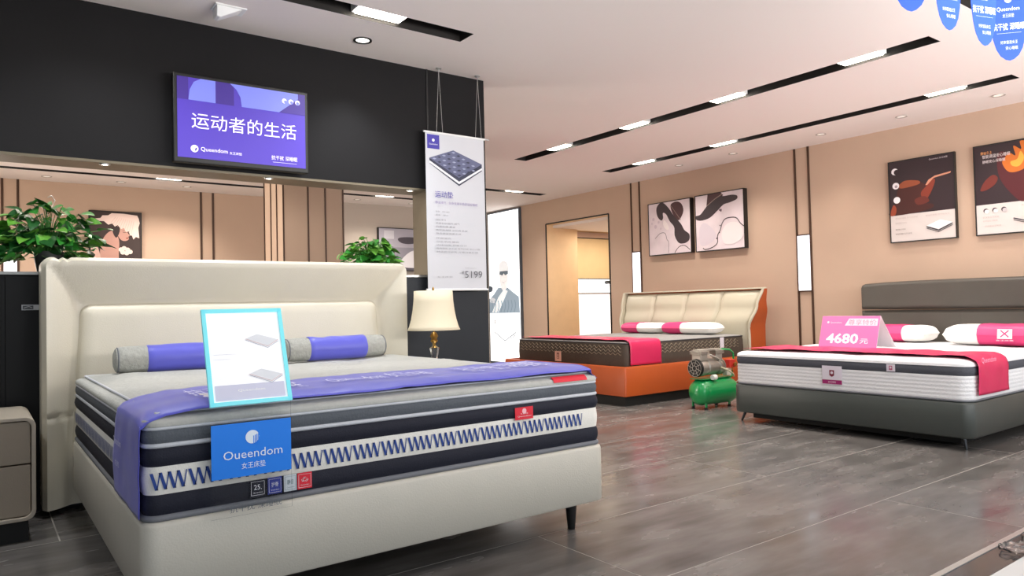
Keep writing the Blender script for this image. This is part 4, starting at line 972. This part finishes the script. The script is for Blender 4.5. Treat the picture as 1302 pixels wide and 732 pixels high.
# pink runner across the grey bed
zr = .634
def pk(y0, y1, zt_, zb, xa, side_lo):
    n = 14; P = [(xa, y1+.0, zt_-.0)]; P = []
    P += [(xa+.0, y1-(y1-y0)*k/n, zt_+.004*math.sin(k*1.7)) for k in range(n+1)]
    return P
P2 = [(5.72, 3.98, .628)]+[(5.72, 3.98-(3.98-2.18)*k/16, .635+.003*math.sin(k*1.7)) for k in range(1, 17)]+[(5.72, 2.14, .622), (5.72, 2.113, .600), (5.72, 2.103, .56), (5.72, 2.103, .375)]
run2, f2 = cloth('bed_runner', P2, (1, 0, 0), .50, M['pink'], 'bright pink bed runner across the white mattress, hanging over its near side', 'runner', amp=.007, nw=20, ns=110, seed=11)
letter_strip('Queendom 女王床垫', f2, .60, .78, .60, .36, ink('#f6b4cc'), run2) if False else None
p = Pr((5.52, 2.0965, .585), X_, Z_, .30, .05); p.text('Queendom', 0, 0, ink('#f3a9c4'), width=.8); p.mb.build('lettering', run2)
def pillow(x, y, z, lx, ly, h, rz, lab, sleeve=None, group=None, sm_=None, logo=False):
    t = thing('pillow', lab, 'pillow', (x, y, z), group)
    T = Matrix.Translation((x, y, z)) @ Matrix.Rotation(rz, 4, 'Z')
    def surf(sgn, g=1.0, vr=None):
        def fn(u, v):
            a, b = (u*2-1), (v*2-1)
            if vr: b = vr[0]+(vr[1]-vr[0])*v
            k = max(0, (1-abs(a)**4))**.5*max(0, (1-abs(b)**8))**.42
            zz = h/2 + sgn*h/2*k*g
            nz = .006*noise.noise(Vector((a*3+x, b*3+y, sgn)))
            return T @ Vector((a*lx/2*(g if vr else 1)*(1-.05*b*b), b*ly/2*(1-.04*a*a), zz+nz*k*g))
        return fn
    mb = MB(); mb.grid(surf(1), 24, 32, M['wpil']); mb.grid(surf(-1), 24, 32, M['wpil']); mb.build('case', t)
    if sleeve:
        s = MB(); s.grid(surf(1, 1.05, sleeve), 24, 16, sm_ or M['pinkl']); s.grid(surf(-1, 1.03, sleeve), 24, 16, sm_ or M['pinkl']); s.build('sleeve', t)
        if logo:
            p = Pr(T @ Vector((-lx/2*1.085, -.02, h*.24)), (T.to_3x3() @ Vector((0, -1, 0))), (Vector((.16, 0, .98))), .16, .10)
            p.rect(.1, .2, .78, 1, ink('#fbe9f0')); p.line([(.25, .9), (.62, .35)], .01, M['pinkl']); p.line([(.62, .9), (.25, .35)], .01, M['pinkl']); p.text('女王床垫', .05, 0, ink('#fbe9f0'), width=.8, height=.13); p.mb.build('lettering', t)
    return t
pillow(7.25, 3.46, .632, .34, .62, .155, 0, 'white pillow with pink sleeve behind the pink price card on the grey bed', (-.30, .55), 'white pillows with pink sleeves')
pillow(7.02, 2.50, .632, .40, .84, .175, 0, 'white pillow with pink sleeve and white logo, right on the grey bed', (-.75, .30), 'white pillows with pink sleeves', logo=True)
# folded tent price card
tc = thing('price_card', 'pink folded tent card with the price 4680 standing on the white mattress', 'price card', (6.0, 3.2, .63))
q = .634
def tent():
    ya, yb = 3.54, 3.03; ysa, ysb = 3.50, 2.985; zt2 = .905
    f = MB().add([(5.94, ya, q), (5.94, yb, q), (6.03, yb-.0, zt2), (6.03, ya-.04, zt2)], [(0, 1, 2, 3)], mat('card_white', '#efe9ec', .6)); f.build('front_panel', tc, solid=.002)
    MB().add([(6.27, ya-.02, q), (6.27, yb, q), (6.033, yb, zt2), (6.033, ya-.04, zt2)], [(0, 1, 2, 3)], mat('card_back', '#efe6ea', .6)).build('back_panel', tc, solid=.002)
    V = Vector((.09, 0, zt2-q)); p = Pr((5.9385, ya, q), -Y_, V, ya-yb, V.length); wi = ink('#fdf0f8')
    p.rect(0, 0, 1, 1, mat('card_pink', '#dd7ab4', .5)); p.text('4680', .12, .14, wi, width=.56, height=.32, bold=.03); p.text('元', .71, .15, wi, width=.14, height=.15, bold=.015)
    p.poly([(.42, .70), (.48, .92), (.97, .92), (.97, .70)], ink('#f6dcea')); p.text('尊享特价', .48, .72, ink('#b08aa0'), width=.47, height=.17)
    p.text('Queendom', .16, .76, wi, width=.2, height=.06); p.disc(.12, .8, .02, wi); p.build('lettering', tc)
tent()

# ================================================================= ORANGE BED
ob = thing('upholstered_bed', 'orange leather bed with cream channelled headboard at the far peach wall', 'bed', (6.5, 6.3, 0))
OX0, OX1, OY0, OY1 = 5.32, 7.46, 5.30, 7.40
bx('plinth', (OX0+.03, OX1, OY0+.04, OY1-.04, 0, .10), M['rubber'], ob)
MB().loft(OX0, OX1, OY0, OY1, .02, [(.006, .10), (0, .105), (0, .39), (.008, .402), (.03, .406), (.055, .404), (.06, .36), (.5, .36)], M['orange'], 5).build('bed_base', ob)
def interp(K, z):
    for i in range(len(K)-1):
        if z <= K[i+1][0]:
            t = (z-K[i][0])/(K[i+1][0]-K[i][0]); t = t*t*(3-2*t); return K[i][1]+(K[i+1][1]-K[i][1])*t
    return K[-1][1]
def oxf(z): return interp([(0, 7.44), (.6, 7.43), (.80, 7.42), (1.0, 7.48), (1.22, 7.545)], z)     # front edge of the wings
def oxb(z): return interp([(0, 7.72), (.7, 7.72), (1.22, 7.60)], z)                                 # back
def oyr(z): return interp([(0, 5.295), (.72, 5.29), (1.0, 5.21), (1.22, 5.165)], z)                 # right wing
def oyl(z): return interp([(0, 7.40), (.55, 7.405), (.82, 7.47), (1.22, 7.50)], z)                  # left wing
otz = 1.205; n = 26; cr_m = M['creamd']
def wing(yf, sgn):
    vs = []; outer = []; inner = []; sh = MB()
    for k in range(n+1):
        z = .02+(otz-.02)*k/n; y = yf(z); vs += [(oxf(z), y, z), (oxf(z), y+.035*sgn, z), (oxb(z), y, z), (oxb(z), y+.035*sgn, z)]
    for k in range(n):
        a = k*4; c = a+4; outer += [(a, a+2, c+2, c), (a+2, a+3, c+3, c+2)]; inner += [(a, c, c+1, a+1), (a+1, c+1, c+3, a+3)]
    sh.add(vs, outer+[(0, 1, 3, 2)], M['orange'], True); sh.add(vs, inner+[(n*4, n*4+2, n*4+3, n*4+1)], cr_m, True)
    sh.build('headboard_wing', ob)
    MB().tube([(oxf(z)-.003, yf(z)+.014*sgn, z) for z in [.36+(otz-.36)*k/24 for k in range(25)]], .017, cr_m, 8).build('wing_edging', ob)
wing(oyr, 1); wing(oyl, -1)
MB().grid(lambda u, v: (oxb(.02+(otz-.02)*v)+.004, oyl(.02+(otz-.02)*v)+(oyr(.02+(otz-.02)*v)-oyl(.02+(otz-.02)*v))*u, .02+(otz-.02)*v), 4, 24, M['orange']).build('headboard_back', ob, solid=.01)
tp = MB(); tp.add([(oxf(otz)+.0, oyl(otz), otz-.004), (oxf(otz), oyr(otz), otz-.004), (oxb(otz), oyr(otz), otz-.004), (oxb(otz), oyl(otz), otz-.004), (oxf(otz), oyl(otz), otz+.012), (oxf(otz), oyr(otz), otz+.012), (oxb(otz), oyr(otz), otz+.012), (oxb(otz), oyl(otz), otz+.012)], [(0, 1, 2, 3), (4, 5, 6, 7), (0, 1, 5, 4), (1, 2, 6, 5), (2, 3, 7, 6), (3, 0, 4, 7)], cr_m)
tp.build('headboard_top_edge', ob, .005)
pn = 4
for i in range(pn):
    def fn(u, v, i=i):
        z = .36+(1.185-.36)*v; L = oyl(z)-.038; Rr = oyr(z)+.038; w = (L-Rr)/pn
        e = min(u, 1-u)*w; d = .030*math.sqrt(max(0, 1-((.06-min(e, .06))/.06)**2)); q = max(0, min(1, (1.185-z)/.05)); d *= math.sqrt(max(0, 1-(1-q)**2))
        bow = .035*math.sin(PI*v)*(1 if i < 2 else -1)*0
        return (oxf(z)+.052-d-.014*(4*u*(1-u))*min(1, q*1.0), L-w*(i+u)+bow, z)
    MB().grid(fn, 20, 30, cr_m).build('channel_cushion', ob)
om = thing('mattress', 'brown mattress with pale wave stitching, on the orange bed', 'mattress', (6.4, 6.3, .41))
od = (5.415, 7.40, 5.365, 7.235); OR = .05
for_od = od
MB().loft(*od, OR, [(.03, .362), (.004, .366), (-.006, .42), (-.01, .50), (-.006, .60), (.002, .632), (.02, .64)], M['brown'], 7, cap=True).build('side_panel', om)
MB().loft(*od, OR, [(.0-.008*math.cos(t), .640+.007*math.sin(t)) for t in [(-PI/2+PI*k/6) for k in range(7)]], mat('dark_piping', '#26262b', .6), 7, cap=False).build('piping', om)
def qd3(v):
    n = noise.noise(Vector((v.x*5, v.y*5, 17)))*.008; e = min(v.x-od[0], od[1]-v.x, v.y-od[2], od[3]-v.y); return Vector((v.x, v.y, v.z+n*min(1, max(0, e/.12))))
MB().loft(*od, OR, [(.012, .642), (.03, .652), (.08, .660)]+[(.08+.07*k, .662) for k in range(1, 12)]+[(.90, .663)], mat('quilt_silver_grey', '#8e8d8b', .8, bump=.35, bscale=40), 7, disp=qd3).build('quilt_top', om)
ws = MB()
for zb, amp in ((.60, .013), (.565, .013), (.53, .010)):
    ws.tube([(od[0]-.0115+.004*(abs(zb-.5) > .08), od[3]-.07-(od[3]-od[2]-.14)*k/200, zb+amp*math.sin(k*.75)) for k in range(201)], .0035, M['tan'], 4)
    ws.tube([(od[0]+.07+(od[1]-od[0]-.2)*k/200, od[2]-.0115+.004*(abs(zb-.5) > .08), zb+amp*math.sin(k*.75)) for k in range(201)], .0035, M['tan'], 4)
ws.build('wave_stitching', om)
bx('care_label', (od[0]-.0165, od[0]-.014, 6.395, 6.505, .412, .528), mat('label_pink', '#e9b9a4', .6), om)
p = prX(od[0]-.0166, 6.505, .412, .11, .116); p.rect(.3, .25, .7, .85, ink('#8a5048')); p.disc(.5, .6, .1, ink('#e9b9a4')); p.rect(.38, .3, .62, .45, ink('#e9b9a4')); p.build('label_print', om)
bx('care_label', (6.93, 7.0, od[2]-.0145, od[2]-.012, .52, .64), mat('label_lilac', '#dcd4de', .6), om)
P3 = [(5.68, 7.20, .668)]+[(5.68, 7.2-(7.2-5.42)*k/14, .672+.002*math.sin(k*1.9)) for k in range(1, 15)]+[(5.68, 5.375, .666), (5.68, 5.352, .645), (5.68, 5.342, .60), (5.68, 5.342, .415)]
run3, f3 = cloth('bed_runner', P3, (1, 0, 0), .47, M['pink'], 'bright pink bed runner on the brown mattress of the orange bed', 'runner', amp=.005, nw=18, ns=90, seed=23)
pillow(7.13, 6.70, .668, .34, .66, .135, 0, 'white pillow with pink band, left on the orange bed', (.0, .90), 'white pillows on the orange bed')
pillow(7.13, 5.93, .668, .34, .80, .14, 0, 'white pillow with pink band, right on the orange bed', (.12, .88), 'white pillows on the orange bed')

# ================================================================= COMPRESSOR
cp = thing('air_compressor', 'small green air compressor with silver twin motor standing between the beds', 'compressor', (5.95, 4.72, 0))
TC = Matrix.Translation((5.66, 4.70, .165)) @ Matrix.Rotation(math.radians(-4), 4, 'Z') @ Matrix.Rotation(PI/2, 4, 'Y'); R_ = .128; L = .56
MB().lathe([(.005, 0), (R_*.4, .006), (R_*.7, .022), (R_*.9, .048), (R_, .085)]+[(R_, .085+.39*k/4) for k in range(1, 5)]+[(R_*.9, L-.048), (R_*.7, L-.022), (R_*.4, L-.006), (.005, L)], M['green'], 36, TC).build('tank', cp)
MB().lathe([(R_+.0005, .083), (R_+.002, .085), (R_+.0005, .087)], M['green'], 36, TC, cap=False).build('weld_seam', cp)
for x in (5.74, 6.10):
    for y in (4.62, 4.78):
        MB().box(x-.012, x+.012, y-.006, y+.006, .018, .10, M['green']).build('foot_bracket', cp)
        MB().lathe([(.018, 0), (.016, .02), (.008, .024)], M['rubber'], 14, Matrix.Translation((x, y, 0))).build('rubber_foot', cp)
bx('motor_plate', (5.70, 6.16, 4.62, 4.78, .292, .300), M['green'], cp)
for x in (5.76, 6.08): bx('plate_support', (x-.01, x+.01, 4.64, 4.76, .27, .293), M['green'], cp)
# motor: horizontal cylinder along X, fan ends, two cylinder heads
TMo = Matrix.Translation((5.68, 4.70, .405)) @ Matrix.Rotation(PI/2, 4, 'Y')
MB().lathe([(.082, .03), (.086, .04), (.086, .10), (.07, .11), (.07, .14), (.082, .15), (.082, .27), (.07, .28), (.07, .31), (.086, .32), (.086, .38), (.08, .39)], M['alu'], 32, TMo).build('motor_body', cp)
fc = MB(); fc.lathe([(.088, .0), (.09, .006), (.09, .03), (.08, .034)], M['blackm'], 32, TMo); fc.build('fan_cover', cp)
gr = MB()
for k in range(8):
    a = PI*2*k/8; gr.tube([(5.676, 4.70+.02*math.cos(a), .405+.02*math.sin(a)), (5.676, 4.70+.082*math.cos(a+.3), .405+.082*math.sin(a+.3))], .003, M['alu'], 5)
for r in (.025, .055, .082): gr.tube([(5.676, 4.70+r*math.cos(2*PI*k/24), .405+r*math.sin(2*PI*k/24)) for k in range(25)], .0022, M['alu'], 5)
gr.build('fan_grille', cp)
for x in (5.76, 5.99):
    MB().box(x-.05, x+.05, 4.64, 4.76, .47, .535, M['alu']).build('cylinder', cp, .01)
    h = MB()
    for k in range(4): h.box(x-.062, x+.062, 4.625, 4.775, .538+.009*k, .543+.009*k, M['alu'])
    h.box(x-.05, x+.05, 4.64, 4.76, .53, .575, M['alu']); h.build('cylinder_head', cp, .002)
MB().box(5.71, 6.06, 4.66, 4.74, .573, .585, M['alu']).build('head_bridge', cp, .004)
MB().tube([(5.86, 4.66, .535), (5.92, 4.62, .50), (6.0, 4.60, .46), (6.03, 4.60, .42)], .007, M['alu'], 8).build('air_pipe', cp)
MB().tube([(5.98, 4.62, .40), (6.05, 4.59, .37), (6.12, 4.58, .33), (6.16, 4.6, .30)], .009, mat('cream_hose', '#d9d2b4', .5), 8).build('hose', cp)
MB().tube([(6.02, 4.66, .56), (6.05, 4.66, .575), (6.18, 4.66, .565), (6.25, 4.67, .53), (6.27, 4.68, .46), (6.25, 4.69, .30), (6.22, 4.70, .27)], .010, M['green'], 8).build('handle', cp)
MB().tube([(6.0, 4.66, .55), (6.02, 4.66, .56)], .012, M['green'], 8).build('handle_bracket', cp)
MB().box(6.08, 6.15, 4.62, 4.68, .31, .38, mat('cream_plastic', '#dcd8cc', .5)).build('capacitor_box', cp, .004)
MB().lathe([(.018, 0), (.02, .004), (.02, .02)], M['brass'], 18, Matrix.Translation((6.17, 4.6, .42)) @ Matrix.Rotation(PI/2, 4, 'X')).build('pressure_gauge', cp)
MB().box(6.10, 6.19, 4.60, 4.66, .39, .47, mat('red_plastic', '#c9342a', .45)).build('pressure_switch', cp, .004)
MB().lathe([(.025, 0), (.028, .02), (.028, .05), (.02, .055)], M['white'], 18, Matrix.Translation((5.82, 4.60, .31)) @ Matrix.Rotation(PI/2, 4, 'Y')).build('air_filter', cp)
MB().tube([(6.0, 4.585, .22), (6.16, 4.58, .24), (6.22, 4.585, .26)], .005, M['alu'], 6).build('drain_pipe', cp)
